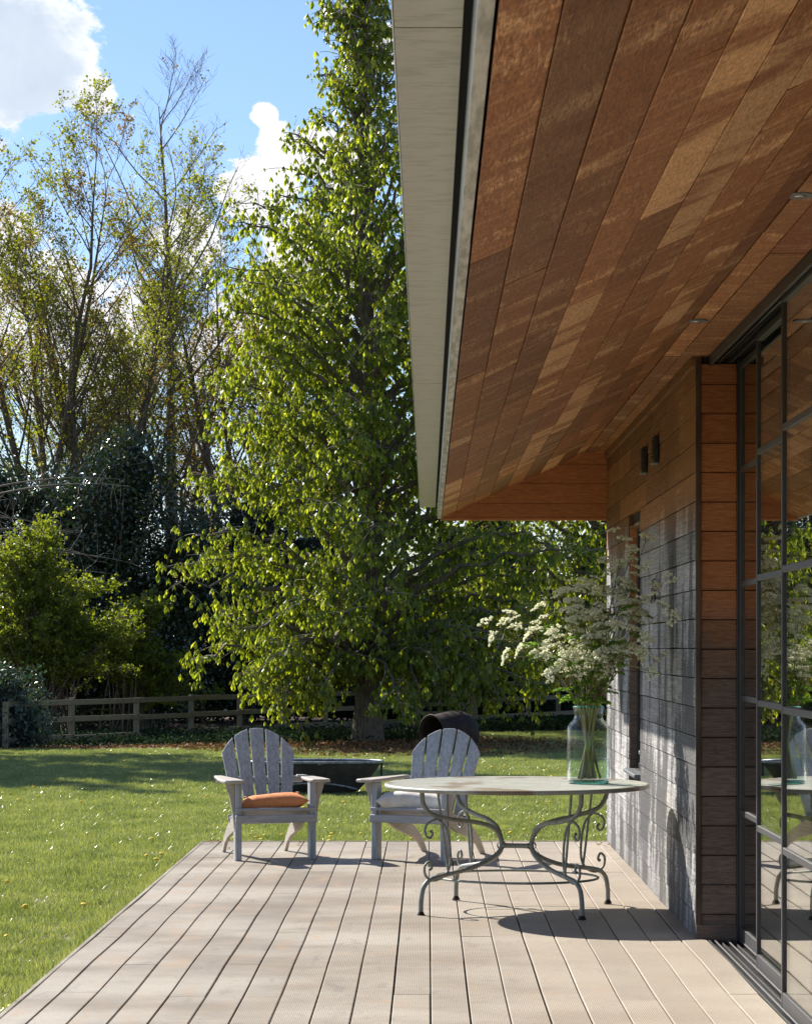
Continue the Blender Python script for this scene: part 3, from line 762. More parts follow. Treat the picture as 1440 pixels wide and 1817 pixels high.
# ================================================================== VASE AND COW PARSLEY
VC = Vector((.985, 14.83, .7712))
vase = empty('glass_vase', VC); tag(vase, 'large clear glass jar vase with pale green tint and water on the round table', 'vase')
op = [(.001, .0), (.112, .0), (.121, .008), (.124, .025), (.124, .325), (.120, .350), (.106, .372), (.090, .388), (.083, .402), (.083, .450), (.090, .456), (.090, .468), (.085, .472)]
ip = [(.080, .468), (.079, .404), (.086, .386), (.102, .368), (.116, .347), (.1205, .325), (.1205, .028), (.116, .018), (.001, .016)]
MT['vase'] = glassy('jar_glass', (.975, .995, .99), 1.3)
MT['water'] = glassy('jar_water', (.87, .94, .95), 1.25)
q = mat('jar_base_glass'); q.set(q.b, 'Base Color', rgb(.25, .75, .65)); q.set(q.b, 'Transmission Weight', .9); q.set(q.b, 'Roughness', .05); MT['basegl'] = q.m
vase.scale = (1.06, 1.06, 1)
obj('jar', lathe('jar', op+ip, 56, False), MT['vase'], vase)
obj('base', lathe('base', [(.02, .001), (.110, .001), (.119, .008), (.117, .0155), (.02, .0155)], 48, True), MT['basegl'], vase)
obj('water', lathe('water', [(.001, .0175), (.114, .019), (.1195, .03), (.1195, .150), (.117, .152), (.001, .1515)], 48, False), MT['water'], vase)
g_ = Geo(); g_.tube([(.087*math.cos(a), .087*math.sin(a), .470) for a in np.linspace(0, 2*math.pi, 49)], .0045, 8)
obj('lip', g_.mesh('lip', None, True), MT['basegl'], vase)

targets = [(880, 1128, -.25), (905, 1160, -.1), (945, 1125, 0), (962, 1078, .1), (975, 1150, -.2), (1005, 1165, -.3), (1000, 1050, .15), (1020, 1100, -.15),
           (1035, 1035, .2), (1050, 1090, -.2), (1075, 1000, .2), (1065, 1160, -.35), (1095, 1150, -.3), (1120, 975, .1), (1105, 960, -.05), (1112, 1035, -.1), (1135, 1090, -.3),
           (1145, 955, -.15), (1160, 1040, -.45), (1180, 1025, -.6), (1186, 1092, -.7), (1140, 1130, -.5), (1030, 1190, -.3), (1085, 1060, .1), (1055, 1130, 0), (985, 1120, -.2), (1130, 1010, -.2), (1090, 1110, -.4),
           (985, 1195, -.15), (1150, 1185, -.45), (1010, 1070, -.1), (1060, 1050, .25), (1075, 1185, -.2), (930, 1150, 0), (1100, 1000, .2), (1128, 1165, -.2)]
def umbel(G, S, p, d, size):
    """compound umbel: rays + domed umbellets of small florets"""
    p = np.array(p); d = unit(np.array(d)); nr = rnd.randint(8, 12)
    u = unit(np.cross(d, [.3, .8, .1])); v = np.cross(d, u)
    for k in range(nr):
        a = 2.4*k; rr = math.sqrt((k+.5)/nr)
        e = p+(u*math.cos(a)+v*math.sin(a))*size*rr+d*size*(.75-.25*rr*rr)+rng.normal(size=3)*size*.06
        S.tube([p, (p+e)/2+d*size*.05, e], [.0011, .0009, .0008], 3)
        n = 17; o = rng.normal(size=(n, 3)); o -= np.outer(o@d, d)*.6; c = e+o*size*.10+d*.004
        dd_ = unit(d[None, :]+rng.normal(size=(n, 3))*.5); sd_ = perp(dd_)
        x_ = np.cross(dd_, sd_)
        x_ = randdir(n); G.kites(c-x_*.004, x_, perp(x_), .0130*size/.05, .0120*size/.05, .1, None, .5)
for i, (px, py, dy) in enumerate(targets):
    yv = VC.y+dy
    tip = P(px, py, yv)
    tip.x = min(tip.x, 1.44)
    ang = rnd.random()*6.28
    out_ = Vector((tip.x-VC.x, tip.y-VC.y, 0)); hd = out_.length
    rb = rnd.uniform(.04, .095)
    b0 = VC+Vector((-out_.x/(hd+.01)*rb*.8+rnd.uniform(-.03, .03), -out_.y/(hd+.01)*rb*.5+rnd.uniform(-.05, .05), .03))
    b0v = b0-VC; r_ = math.hypot(b0v.x, b0v.y)
    if r_ > .10: b0 = VC+Vector((b0v.x/r_*.10, b0v.y/r_*.10, .03))
    nk = VC+Vector((max(-.06, min(.06, out_.x*.15))+rnd.uniform(-.012, .012), max(-.055, min(.055, out_.y*.2)), .45))
    mid = nk.lerp(tip, .5)+Vector((0, 0, .04+hd*.16))
    pth = smoothpath([tuple(b0), tuple(b0.lerp(nk, .5)), tuple(nk), tuple(mid), tuple(tip-Vector((0, 0, .02)))], 5)
    S = Geo(); G = Geo(); Lf = Geo(); n = len(pth)
    S.tube(pth, np.linspace(.0078, .0026, n)*rnd.uniform(.75, 1.25), 6)
    pth = np.array(pth)
    tdir = unit(pth[-1]-pth[-3]+np.array([0, 0, .02]))
    # branches
    umbel(G, S, pth[-1], tdir, rnd.uniform(.042, .056))
    for k in range(rnd.randint(4, 6)):
        j = rnd.randint(int(n*.60), n-2); p0 = pth[j]
        az = rnd.random()*6.28; dr = unit(np.array([math.cos(az)*.7, math.sin(az)*.7, .75])+tdir*.5)
        L = rnd.uniform(.07, .17); e = p0+dr*L
        if e[0] > 1.45: e[0] = 1.45-rnd.random()*.03
        S.tube([p0, p0+dr*L*.5+np.array([0, 0, -.004]), e], [.0018, .0015, .0012], 4)
        umbel(G, S, e, unit(dr+np.array([0, 0, .6])), rnd.uniform(.032, .050))
    # ferny leaves
    for k in range(rnd.randint(2, 4)):
        j = rnd.randint(int(n*.55), int(n*.85)); p0 = pth[j]; az = rnd.random()*6.28
        dr = unit(np.array([math.cos(az), math.sin(az), .25])); L = rnd.uniform(.08, .14)
        m_ = 15; tt = np.linspace(.2, 1, m_)[:, None]
        c = p0+dr*L*tt-np.array([0, 0, 1])*tt**2*L*.35
        sd_ = unit(np.cross(dr, [0, 0, 1.]))
        S.tube([p0, c[7], c[-1]], [.001, .0008, .0006], 3)
        for s_ in (-1, 1):
            dd_ = unit(np.broadcast_to(dr*.8+sd_*s_, (m_, 3))+rng.normal(size=(m_, 3))*.25)
            Lf.kites(c, dd_, perp(dd_), .034*(1.1-tt[:, 0]*.6), .017, .2)
    c0 = VC
    for g2 in (S, G, Lf):
        for k in range(len(g2.V)): g2.V[k] = g2.V[k]-np.array(c0)
    st = empty('cow_parsley_stem', c0)
    lab = 'cow parsley stem with white lacy flowers standing in the glass jar'
    lab = {0: 'leftmost cow parsley stem, arching out low to the left of the glass jar', 17: 'tallest cow parsley stem, its head against the top of the narrow window', 20: 'rightmost cow parsley stem, its head in front of the grey boards', 28: 'lowest cow parsley stem, with leaves just above the left lip of the jar'}.get(i, lab)
    tag(st, lab, 'flower', 'cow parsley stems in the glass jar')
    obj('stalk', S.mesh('stalk', None, True), MT['stalk'] if rnd.random() < .7 else MT['stalk2'], st)
    obj('florets', G.mesh('florets'), MT['petal'], st)['kind'] = 'stuff'
    obj('foliage', Lf.mesh('foliage'), MT['fern'], st)['kind'] = 'stuff'

# ornament hanging on the wall
oe = empty('wall_ornament', (WX-.028, 15.55, 1.98)); tag(oe, 'small twisted ring ornament with a red band hanging on the grey boards', 'ornament')
for k in range(3):
    g_ = Geo(); r0 = .055+.004*k
    g_.tube([(-.004-.008*k+.006*math.sin(3*a+k), .8*r0*1.6*math.cos(a), r0*1.15*math.sin(a)-.01*k) for a in np.linspace(0, 2*math.pi, 25)], .006, 6)
    obj('ring', g_.mesh('ring', None, True), MT['black' if k % 2 else 'slate'], oe)
MT['redband'] = simple('red_band', (.35, .06, .03), rough=.6)
obj('band', box('band', -.03, .0, -.045, .045, .012, .03, .004), MT['redband'], oe)
g_ = Geo(); g_.tube([(0, 0, .06), (.006, 0, .085), (.012, 0, .10)], .002, 5); obj('hook', g_.mesh('hook'), MT['black'], oe)

# ================================================================== FENCE AND GATE
def beam(name, a, b, w, h, m, parent, origin):
    a = Vector(a)-origin; b = Vector(b)-origin; d = (b-a); L = d.length; d.normalize()
    me = box(name, -L/2, L/2, -w/2, w/2, -h/2, h/2, .004)
    n = d.to_track_quat('X', 'Z').to_matrix().to_4x4(); me.transform(Matrix.Translation((a+b)/2) @ n)
    return obj(name, me, m, parent)
fposts = [(10, 40.2), (127, 41.6), (242, 43.2), (339, 44.8), (425, 46.3), (505, 47.6), (577, 48.8), (652, 50), (716, 51)]
def gy(z): return z
fn = empty('fence', ((10-758)*40.2/F, 40.2, GZ)); tag(fn, 'long dark timber post and rail fence running left to right behind the lawn', 'fence')
o_ = fn.location.copy(); pp = []
for px, z in fposts:
    pp.append(Vector(((px-758)*z/F, z, GZ)))
for k, p_ in enumerate(pp):
    obj('post', box('post', p_.x-o_.x-.05, p_.x-o_.x+.05, p_.y-o_.y-.045, p_.y-o_.y+.045, -.2, .80+rnd.uniform(-.01, .03), .006), MT['fencep'], fn)
for k in range(len(pp)-1):
    a, b = pp[k], pp[k+1]
    for z_ in (.76, .46, .15):
        za, zb = z_+rnd.uniform(-.012, .012), z_+rnd.uniform(-.012, .012)
        if z_ == .15 and k == 2:
            beam('rail', a+Vector((0, -.065, .15)), a+(b-a)*.34+Vector((0, -.10, .0)), .035, .085, MT['fence'], fn, o_)
            beam('rail', a+(b-a)*.52+Vector((0, -.10, .0)), b+Vector((0, -.065, .16)), .035, .085, MT['fence'], fn, o_)
        else: beam('rail', a+Vector((-.02, -.068, za)), b+Vector((.02, -.068, zb)), .035, .09, MT['fence'], fn, o_)
fn2 = empty('fence', ((880-758)*50/F, 50, GZ)); tag(fn2, 'shorter timber post and rail fence right of the gate, seen behind the flower jar', 'fence')
o_ = fn2.location.copy(); pp = [Vector(((px-758)*z/F, z, GZ)) for px, z in ((836, 49.2), (880, 50), (937, 51.3), (990, 52.6), (1045, 54), (1100, 55.5), (1160, 57))]
for p_ in pp: obj('post', box('post', p_.x-o_.x-.05, p_.x-o_.x+.05, p_.y-o_.y-.045, p_.y-o_.y+.045, -.2, 1.0, .006), MT['fencep'], fn2)
for a, b in zip(pp, pp[1:]):
    for z_ in (.94, .62, .27): beam('rail', a+Vector((-.02, -.068, z_)), b+Vector((.02, -.068, z_+rnd.uniform(-.01, .01))), .035, .09, MT['fence'], fn2, o_)
gt = empty('gate', ((728-758)*50/F, 50, GZ)); tag(gt, 'timber field gate with five bars and diagonal braces beyond the chestnut', 'gate')
o_ = gt.location.copy(); gw = 1.20; gx = o_.x
for nm, x in (('gate_post', -.11), ('gate_stile', .0), ('gate_stile', gw/2), ('gate_stile', gw), ('gate_post', gw+.12)):
    wv = .065 if nm == 'gate_post' else .035
    obj(nm, box(nm, x-wv, x+wv, -.06 if nm == 'gate_post' else -.02, .06 if nm == 'gate_post' else .02, -.1 if nm == 'gate_post' else .08, 1.02 if nm == 'gate_post' else .98, .005), MT['fencep'], gt)
for z_ in (.16, .34, .52, .72, .93):
    beam('gate_bar', Vector((gx, 49.96, GZ+z_)), Vector((gx+gw, 49.96, GZ+z_)), .025, .075, MT['fence'], gt, o_)
beam('gate_brace', Vector((gx+.02, 49.93, GZ+.18)), Vector((gx+gw*.5, 49.93, GZ+.9)), .02, .07, MT['fence'], gt, o_)
beam('gate_brace', Vector((gx+gw*.5, 49.93, GZ+.9)), Vector((gx+gw*.95, 49.93, GZ+.18)), .02, .07, MT['fence'], gt, o_)
beam('painted_sun_top', Vector((gx+gw*.45, 49.93, GZ+1.03)), Vector((gx+gw+.1, 49.93, GZ+1.03)), .09, .05, MT['rim_and_sun'], gt, o_)  # pale strip added on the gate, sunlight put into its colour

# ================================================================== TROUGH AND CAULDRON
tx = (560-758)*27.8/F
tr = empty('metal_trough', (tx, 27.8, GZ), R(-3)); tag(tr, 'long dark metal trough with rim and hanging ring behind the left chair', 'trough')
def tub(name, a, b, ha, hb, z0, z1, seg=56, th=.012):
    V = []; Fc = []
    lv = [(0, .60, .66), (.10, .66, .74), (.45, .82, .88), (.8, .94, .96), (1, 1, 1)]
    def rg(sa, sb, z, inset=0):
        out = []
        for k in range(seg):
            an = 2*math.pi*k/seg; c, s_ = math.cos(an), math.sin(an)
            e = .62
            out.append(((a*sa-inset)*math.copysign(abs(c)**e, c), (b*sb-inset)*math.copysign(abs(s_)**.85, s_), z))
        return out
    rings = [rg(sa, sb, z0+(z1-z0)*u) for u, sa, sb in lv]+[rg(sa, sb, z0+(z1-z0)*u, th) for u, sa, sb in lv[::-1]]
    for r_ in rings: V += r_
    for i in range(len(rings)-1):
        for k in range(seg):
            Fc.append((i*seg+k, i*seg+(k+1) % seg, (i+1)*seg+(k+1) % seg, (i+1)*seg+k))
    Fc.append(tuple(range(seg-1, -1, -1))); Fc.append(tuple((len(rings)-1)*seg+k for k in range(seg)))
    return pydata(name, V, Fc, True), rings[4]
me, rim = tub('trough_body', .76, .36, 0, 0, .03, .385)
obj('trough_body', me, MT['lead'], tr)
g_ = Geo(); rp = rim+[rim[0]]; g_.tube([(x, y, z) for x, y, z in rp], .016, 8); obj('rim', g_.mesh('rim', None, True), MT['rim_and_sun'], tr)
g_ = Geo(); g_.tube([(.10+.062*math.cos(a), -.40+.0, .30+.062*math.sin(a)) for a in np.linspace(0, 6.2832, 25)], .009, 6); obj('ring', g_.mesh('ring', None, True), MT['rust'], tr)
for s_ in (-1, 1):
    obj('leg', prism('leg', [(s_*.50, .05), (s_*.55, .05), (s_*.50, 0), (s_*.46, 0)], 'y', -.22, -.18), MT['lead'], tr)
g_ = Geo(); g_.tube([(x, -.30+.05*abs(x), .15-.17*x*x*1.6) for x in np.linspace(-.5, .5, 9)], .012, 6); obj('brace', g_.mesh('brace', None, True), MT['rim_and_sun'], tr)
obj('rim_bracket', box('rim_bracket', .745, .765, -.03, .03, .22, .39, .003), MT['lead'], tr)

cz = 37.5
cc = P(797, 1303, cz)
ca = empty('iron_cauldron', (cc.x, cz, GZ)); tag(ca, 'big rusty iron cauldron tipped on its side on the lawn under the tree', 'cauldron')
pr = [(1.06*a_, 1.14*b_) for a_, b_ in [(.001, .40), (.16, .385), (.27, .32), (.325, .20), (.34, .02), (.305, -.22), (.30, -.27), (.315, -.28), (.315, -.295), (.285, -.295), (.268, -.25), (.318, .02), (.30, .19), (.235, .30), (.15, .355), (.001, .37)]]
me = lathe('cauldron_body', pr, 48, False)
axis = Vector((.78, .62, .06)).normalized()
Mx = Matrix.Translation((0, 0, cc.z-GZ)) @ axis.to_track_quat('Z', 'Y').to_matrix().to_4x4(); me.transform(Mx)
obj('cauldron_body', me, MT['rust'], ca)
for s_ in (-1, 1):
    g_ = Geo(); a0 = Vector((s_*.17-.05, -.14*s_, .28+cc.z-GZ)); g_.tube([tuple(a0), tuple(a0+Vector((s_*.10, 0, .10))), tuple(a0+Vector((s_*.22, 0, .26)))], .014, 6)
    obj('carrying_bar', g_.mesh('carrying_bar', None, True), MT['rust'], ca)
g_ = Geo(); g_.tube([tuple(Mx @ Vector((.325*math.cos(a), .325*math.sin(a), -.335))) for a in np.linspace(0, 6.2832, 33)], .016, 6); obj('rim', g_.mesh('rim', None, True), MT['rust'], ca)
for s_ in (-1, 1): obj('stand_foot', box('stand_foot', s_*.2-.03, s_*.2+.03, -.22, .22, 0, cc.z-GZ-.22, .01), MT['rust'], ca)

# ================================================================== TREES
def bez(p0, p1, p2, n):
    t_ = np.linspace(0, 1, n)[:, None]; return (1-t_)**2*p0+2*t_*(1-t_)*p1+t_**2*p2
def chestnut(name, loc, label, H, env, limbs, low, trunk_r, seed, twigs=15, leafn=9, lsize=1.0, fade=1.0):
    global rng
    rng = np.random.default_rng(seed); rr = random.Random(seed)
    root = empty(name, loc); tag(root, label, 'tree')
    B = Geo(); B2 = Geo(); Lv = Geo(); Fl = Geo()
    hs = np.linspace(-.2, H, 16); wob = np.cumsum(rng.normal(size=(16, 2))*.05, axis=0); wob[:4] = 0
    tp = np.stack([wob[:, 0], wob[:, 1], hs], 1)
    rad = trunk_r*np.clip(1-hs/H, .05, 1)**.8; rad[0] *= 1.5; rad[1] *= 1.02
    B.tube(tp, rad, 14)
    def tat(h): return np.array([np.interp(h, hs, tp[:, 0]), np.interp(h, hs, tp[:, 1]), h])
    leafp = []; leafd = []
    for i in range(limbs):
        f = (i+rr.random())/limbs; h = low+(H-low)*f**1.38
        az = i*2.39996+rr.uniform(-.3, .3)
        rr_env = env(h, az)
        he = h+(.9 if h > 3.5 else -.55+.4*(h-low))*rr.uniform(.6, 1.4)
        he = max(.75, min(H, he))
        re_ = env(he, az)*rr.uniform(.72, 1.02)
        p0 = tat(max(1.35, h-.35*rr_env*.6)); p2 = np.array([math.cos(az)*re_, math.sin(az)*re_, he])+np.array([*tat(he)[:2], 0])
        p1 = (p0+p2)/2+np.array([0, 0, .35+.15*re_]) if h > low+.5 else (p0+p2)/2+np.array([0, 0, .9])
        n = 12; L = bez(p0, p1, p2, n); L[1:-1] += rng.normal(size=(n-2, 3))*.05
        r0 = max(.012, min(.075, trunk_r*.3*(1-h/H)+.018)); B.tube(L, np.linspace(r0, .008, n), 6)
        for k in range(twigs):
            s_ = .22+.78*(k+rr.random())/twigs; j = s_*(n-1); j0 = int(min(j, n-2)); p = L[j0]+(L[j0+1]-L[j0])*(j-j0)
            dl = unit(L[j0+1]-L[j0]); a2 = rr.uniform(0, 6.28)
            dr = unit(dl*.6+np.array([math.cos(a2), math.sin(a2), rr.uniform(-.5, .7)])*.8)
            tl = rr.uniform(.30, .75)*(.6+.4*re_/2.5); e = p+dr*tl+np.array([0, 0, -.12*tl]); m_ = p+dr*tl*.5+np.array([0, 0, .05])
            tw = bez(p, m_, e, 5); B2.tube(tw, [.009, .007, .006, .005, .004], 4)
            nl = leafn if h < 8.0 else (int(leafn*.6) if h < 9.5 else int(leafn*.38))
            tt = rng.uniform(.25, 1.05, nl)
            q_ = p+(e-p)*tt[:, None]+rng.normal(size=(nl, 3))*.10
            leafp.append(q_); leafd.append(np.broadcast_to(dr, (nl, 3)))
        if rr.random() < .95:
            for _ in range(3):
                pz = L[-2]+rng.normal(size=3)*.10; m = 7; zc = np.linspace(0, .16, m)
                c = pz+np.stack([np.zeros(m), np.zeros(m), zc], 1); dd_ = unit(rng.normal(size=(m, 3))); Fl.kites(c, dd_, perp(dd_), .035, .03, .2)
    p = np.concatenate(leafp); d0 = np.concatenate(leafd); N = len(p)
    outw = rng.normal(size=(N, 3)); outw[:, 2] *= .3; outw = unit(outw+d0*.7)
    sz_ = rng.uniform(.40, 1.15, N)*lsize; tone = rng.random(N)*.8
    ang0 = rng.random(N)*6.28
    for k in range(6):
        a = ang0+k*2*np.pi/7
        rad_ = np.stack([np.cos(a), np.sin(a), np.zeros(N)], 1)
        droop = rng.uniform(1.0, 2.2, N)[:, None]
        d = unit(rad_*.5+outw*.35+np.array([0, 0, -1.])*droop)
        sd_ = unit(np.cross(d, np.array([0, 0, 1.])[None, :]+rad_*.5))
        Lk = sz_*(.135+.03*math.cos(k*2)); Lv.kites(p, d, sd_, Lk, Lk*.36, .22, np.clip(tone+rng.normal(size=N)*.12, 0, 1), .62)
    tr_ = obj('trunk', B.mesh('trunk', None, True), MT['bark'], root)
    obj('twigs', B2.mesh('twigs'), MT['bark_pale'], tr_); tr_.children[0]['kind'] = 'stuff'
    cr = obj('crown', Lv.mesh('crown'), MT['chestnut'], root); cr['kind'] = 'stuff'
    fl = obj('flower_spikes', Fl.mesh('flower_spikes'), MT['redleaf'], root); fl['kind'] = 'stuff'
    return root
def env1(h, az):
    r = np.interp(h, [.6, 1.1, 1.6, 3, 5, 7.5, 9.3, 10.1, 10.9, 13, 15.2], [1.8, 2.7, 3.2, 3.35, 2.9, 2.6, 2.4, 1.85, .95, .7, .15])
    if math.cos(az) > 0: r = r*1.1
    r = r*(1+.22*max(0, -math.sin(az)))
    return r*(1+.10*math.sin(3*az+h))
chestnut('chestnut_tree', (-1.06, 43.0, GZ), 'tall horse chestnut with drooping fresh green leaves standing in front of the fence', 15.2, env1, 222, 1.0, .225, 5, 18, 10)
def env2(h, az): return np.interp(h, [.8, 1.5, 3, 6, 10], [2.4, 3.4, 3.8, 3.2, .6])
chestnut('chestnut_tree', (3.9, 47.5, GZ), 'second horse chestnut with hanging leaves, seen between the vase and the eave', 10.0, env2, 95, 1.3, .2, 8, 18, 10)

def upright_tree(name, loc, label, H, stems, seed, leaf, leafn, spread=.28, twigm=None, lsize=.10, bare=0.0, group=None, start=.16, barkm='bark', dens=1.0):
    """tall many stemmed tree in early leaf"""
    global rng
    rng = np.random.default_rng(seed); rr = random.Random(seed)
    root = empty(name, loc); tag(root, label, 'tree', group)
    B = Geo(); T = Geo(); Lv = Geo(); lp = []
    def branch(p, d, L, r, lev):
        n = 9 if lev == 0 else (7 if lev == 1 else 5)
        pts = [np.array(p)]; dd_ = np.array(d, float)
        for k in range(n-1):
            dd_ = unit(dd_+rng.normal(size=3)*(.07 if lev == 0 else .12)+np.array([0, 0, .09 if lev else .05])); pts.append(pts[-1]+dd_*L/(n-1))
        pts = np.array(pts); rad = np.linspace(r, r*.25 if lev else r*.05, n)
        (B if lev < 2 else T).tube(pts, rad, 7 if lev == 0 else (5 if lev == 1 else 3))
        if lev >= 3:
            lp.append((pts[-1], lev)); lp.append((pts[2], lev)); return
        nb = {0: int(20*dens), 1: int(9*dens), 2: 6}[lev]
        for k in range(nb):
            f = (.22 if lev == 0 else .25)+(.78 if lev == 0 else .73)*(k+rr.random())/nb; j = f*(n-1); j0 = min(int(j), n-2)
            q_ = pts[j0]+(pts[j0+1]-pts[j0])*(j-j0); dl = unit(pts[j0+1]-pts[j0])
            az = rr.uniform(0, 6.28); sdv = np.array([math.cos(az), math.sin(az), .2])
            nd = unit(dl*(.75 if lev == 0 else .7)+sdv*(.72 if lev < 2 else .8))
            ln = L*(.36 if lev == 0 else .42)*(1-.62*f)*rr.uniform(.7, 1.25)+.12
            branch(q_, nd, ln, max(.0045, r*(1-f*.8)*.36), lev+1)
        lp.append((pts[-1], lev))
    if stems > 1:
        hb = H*start; B.tube([(0, 0, -.2), (0, 0, hb*.5), (.03, 0, hb)], [.26, .2, .19], 10)
    for s_ in range(stems):
        az = s_*2*math.pi/stems+rr.uniform(-.4, .4)+.3
        if stems > 1: p0 = (0, 0, H*start*.9); d = unit(np.array([math.cos(az)*spread, math.sin(az)*spread*.7, 1])); Ls = (H-H*start)*rr.uniform(.82, 1.0)
        else: p0 = (0, 0, -.2); d = np.array([0, 0, 1.]); Ls = H+.2
        branch(p0, d, Ls, .13 if stems > 1 else .2, 0)
    pts = np.array([a for a, b in lp]); N = len(pts)
    keep = rng.random(N) < (1-bare) if not callable(bare) else np.array([rr.random() > bare(z) for z in pts[:, 2]])
    c = np.repeat(pts[keep], leafn, axis=0)+rng.normal(size=(keep.sum()*leafn, 3))*.045; M_ = len(c)
    if M_:
        d = randdir(M_); d[:, 2] -= .25; d = unit(d); sd_ = perp(d); s1 = rng.uniform(.5, 1.2, M_)*lsize
        Lv.kites(c, d, sd_, s1, s1*.75, .15, np.repeat(rng.random(keep.sum()), leafn), .5)
    tk = obj('trunk', B.mesh('trunk', None, True), MT[barkm], root)
    tw = obj('twigs', T.mesh('twigs'), MT['bark_twig'], tk); tw['kind'] = 'stuff'
    if M_: cr = obj('crown', Lv.mesh('crown'), MT[leaf], root); cr['kind'] = 'stuff'
    print(name, 'twig q', sum(len(a) for a in T.Q), 'leaves', M_)
    return root
def gx_(px, y): return (px-758)*y/F
G_ = 'tall trees in early leaf behind the hedge'
upright_tree('sycamore_tree', (gx_(105, 56), 56, GZ), 'tall forked sycamore with sparse yellow green leaves, leftmost but one', 13.6, 4, 21, 'sycamore', 4, .26, group=G_, lsize=.078, bare=.5)
upright_tree('sycamore_tree', (gx_(205, 57.5), 57.5, GZ), 'tall forked sycamore with yellow green leaves, left of the bare topped tree', 13.4, 4, 22, 'sycamore', 4, .24, group=G_, lsize=.078, bare=.5)
upright_tree('ash_tree', (gx_(325, 58), 58, GZ), 'tallest thin tree with bare reddish twigs at its top', 15.2, 1, 23, 'redleaf', 4, .2, bare=lambda z: .97 if z > 10.5 else .5, group=G_, lsize=.075, dens=1.25)
upright_tree('sycamore_tree', (gx_(5, 55), 55, GZ), 'thin leafing tree cut by the left edge of the picture', 13.2, 2, 24, 'redleaf', 3, .24, group=G_, lsize=.075, bare=.35)
upright_tree('sycamore_tree', (gx_(155, 61), 61, GZ), 'leafing tree filling in between the two forked sycamores', 11.8, 2, 41, 'sycamore', 4, .3, group=G_, lsize=.085, bare=.55)
upright_tree('ash_tree', (gx_(268, 62), 62, GZ), 'bronze leafed tree just left of the bare topped tree', 11.5, 2, 42, 'redleaf', 4, .3, group=G_, lsize=.07, bare=.6)
upright_tree('ash_tree', (gx_(385, 62), 62, GZ), 'slender bronze leafed tree just right of the bare topped tree', 10.8, 2, 43, 'redleaf', 4, .3, group=G_, lsize=.07, bare=.6)
upright_tree('ash_tree', (gx_(420, 59), 59, GZ), 'twiggy tree with few leaves between the bare topped tree and the chestnut', 13.6, 2, 25, 'sycamore', 4, .22, bare=lambda z: .95 if z > 9.0 else .6, group=G_, lsize=.085)
upright_tree('ash_tree', (gx_(462, 61), 61, GZ), 'slim twiggy tree with bronze leaves against the left side of the chestnut', 12.4, 2, 46, 'redleaf', 4, .18, bare=lambda z: .85 if z > 10 else .45, group=G_, lsize=.08)
upright_tree('sycamore_tree', (gx_(560, 60), 60, GZ), 'tall leafing tree showing through the top of the chestnut', 12.2, 3, 26, 'sycamore', 4, .24, group=G_, lsize=.09, bare=.4)
upright_tree('sycamore_tree', (-10.4, 41.6, GZ), 'large leafing sycamore outside the left edge, shading the lawn', 12.9, 2, 27, 'sycamore', 7, .12, group=G_, lsize=.16, bare=.2)
upright_tree('sycamore_tree', (-13.6, 41.4, GZ), 'leafing sycamore by the left end of the fence, outside the picture', 12.7, 3, 28, 'sycamore', 7, .22, group=G_, lsize=.17, bare=.2)
upright_tree('sycamore_tree', (-17.8, 41.0, GZ), 'farthest left leafing sycamore standing on the lawn outside the picture', 12.5, 3, 29, 'sycamore', 7, .28, group=G_, lsize=.17, bare=.2)

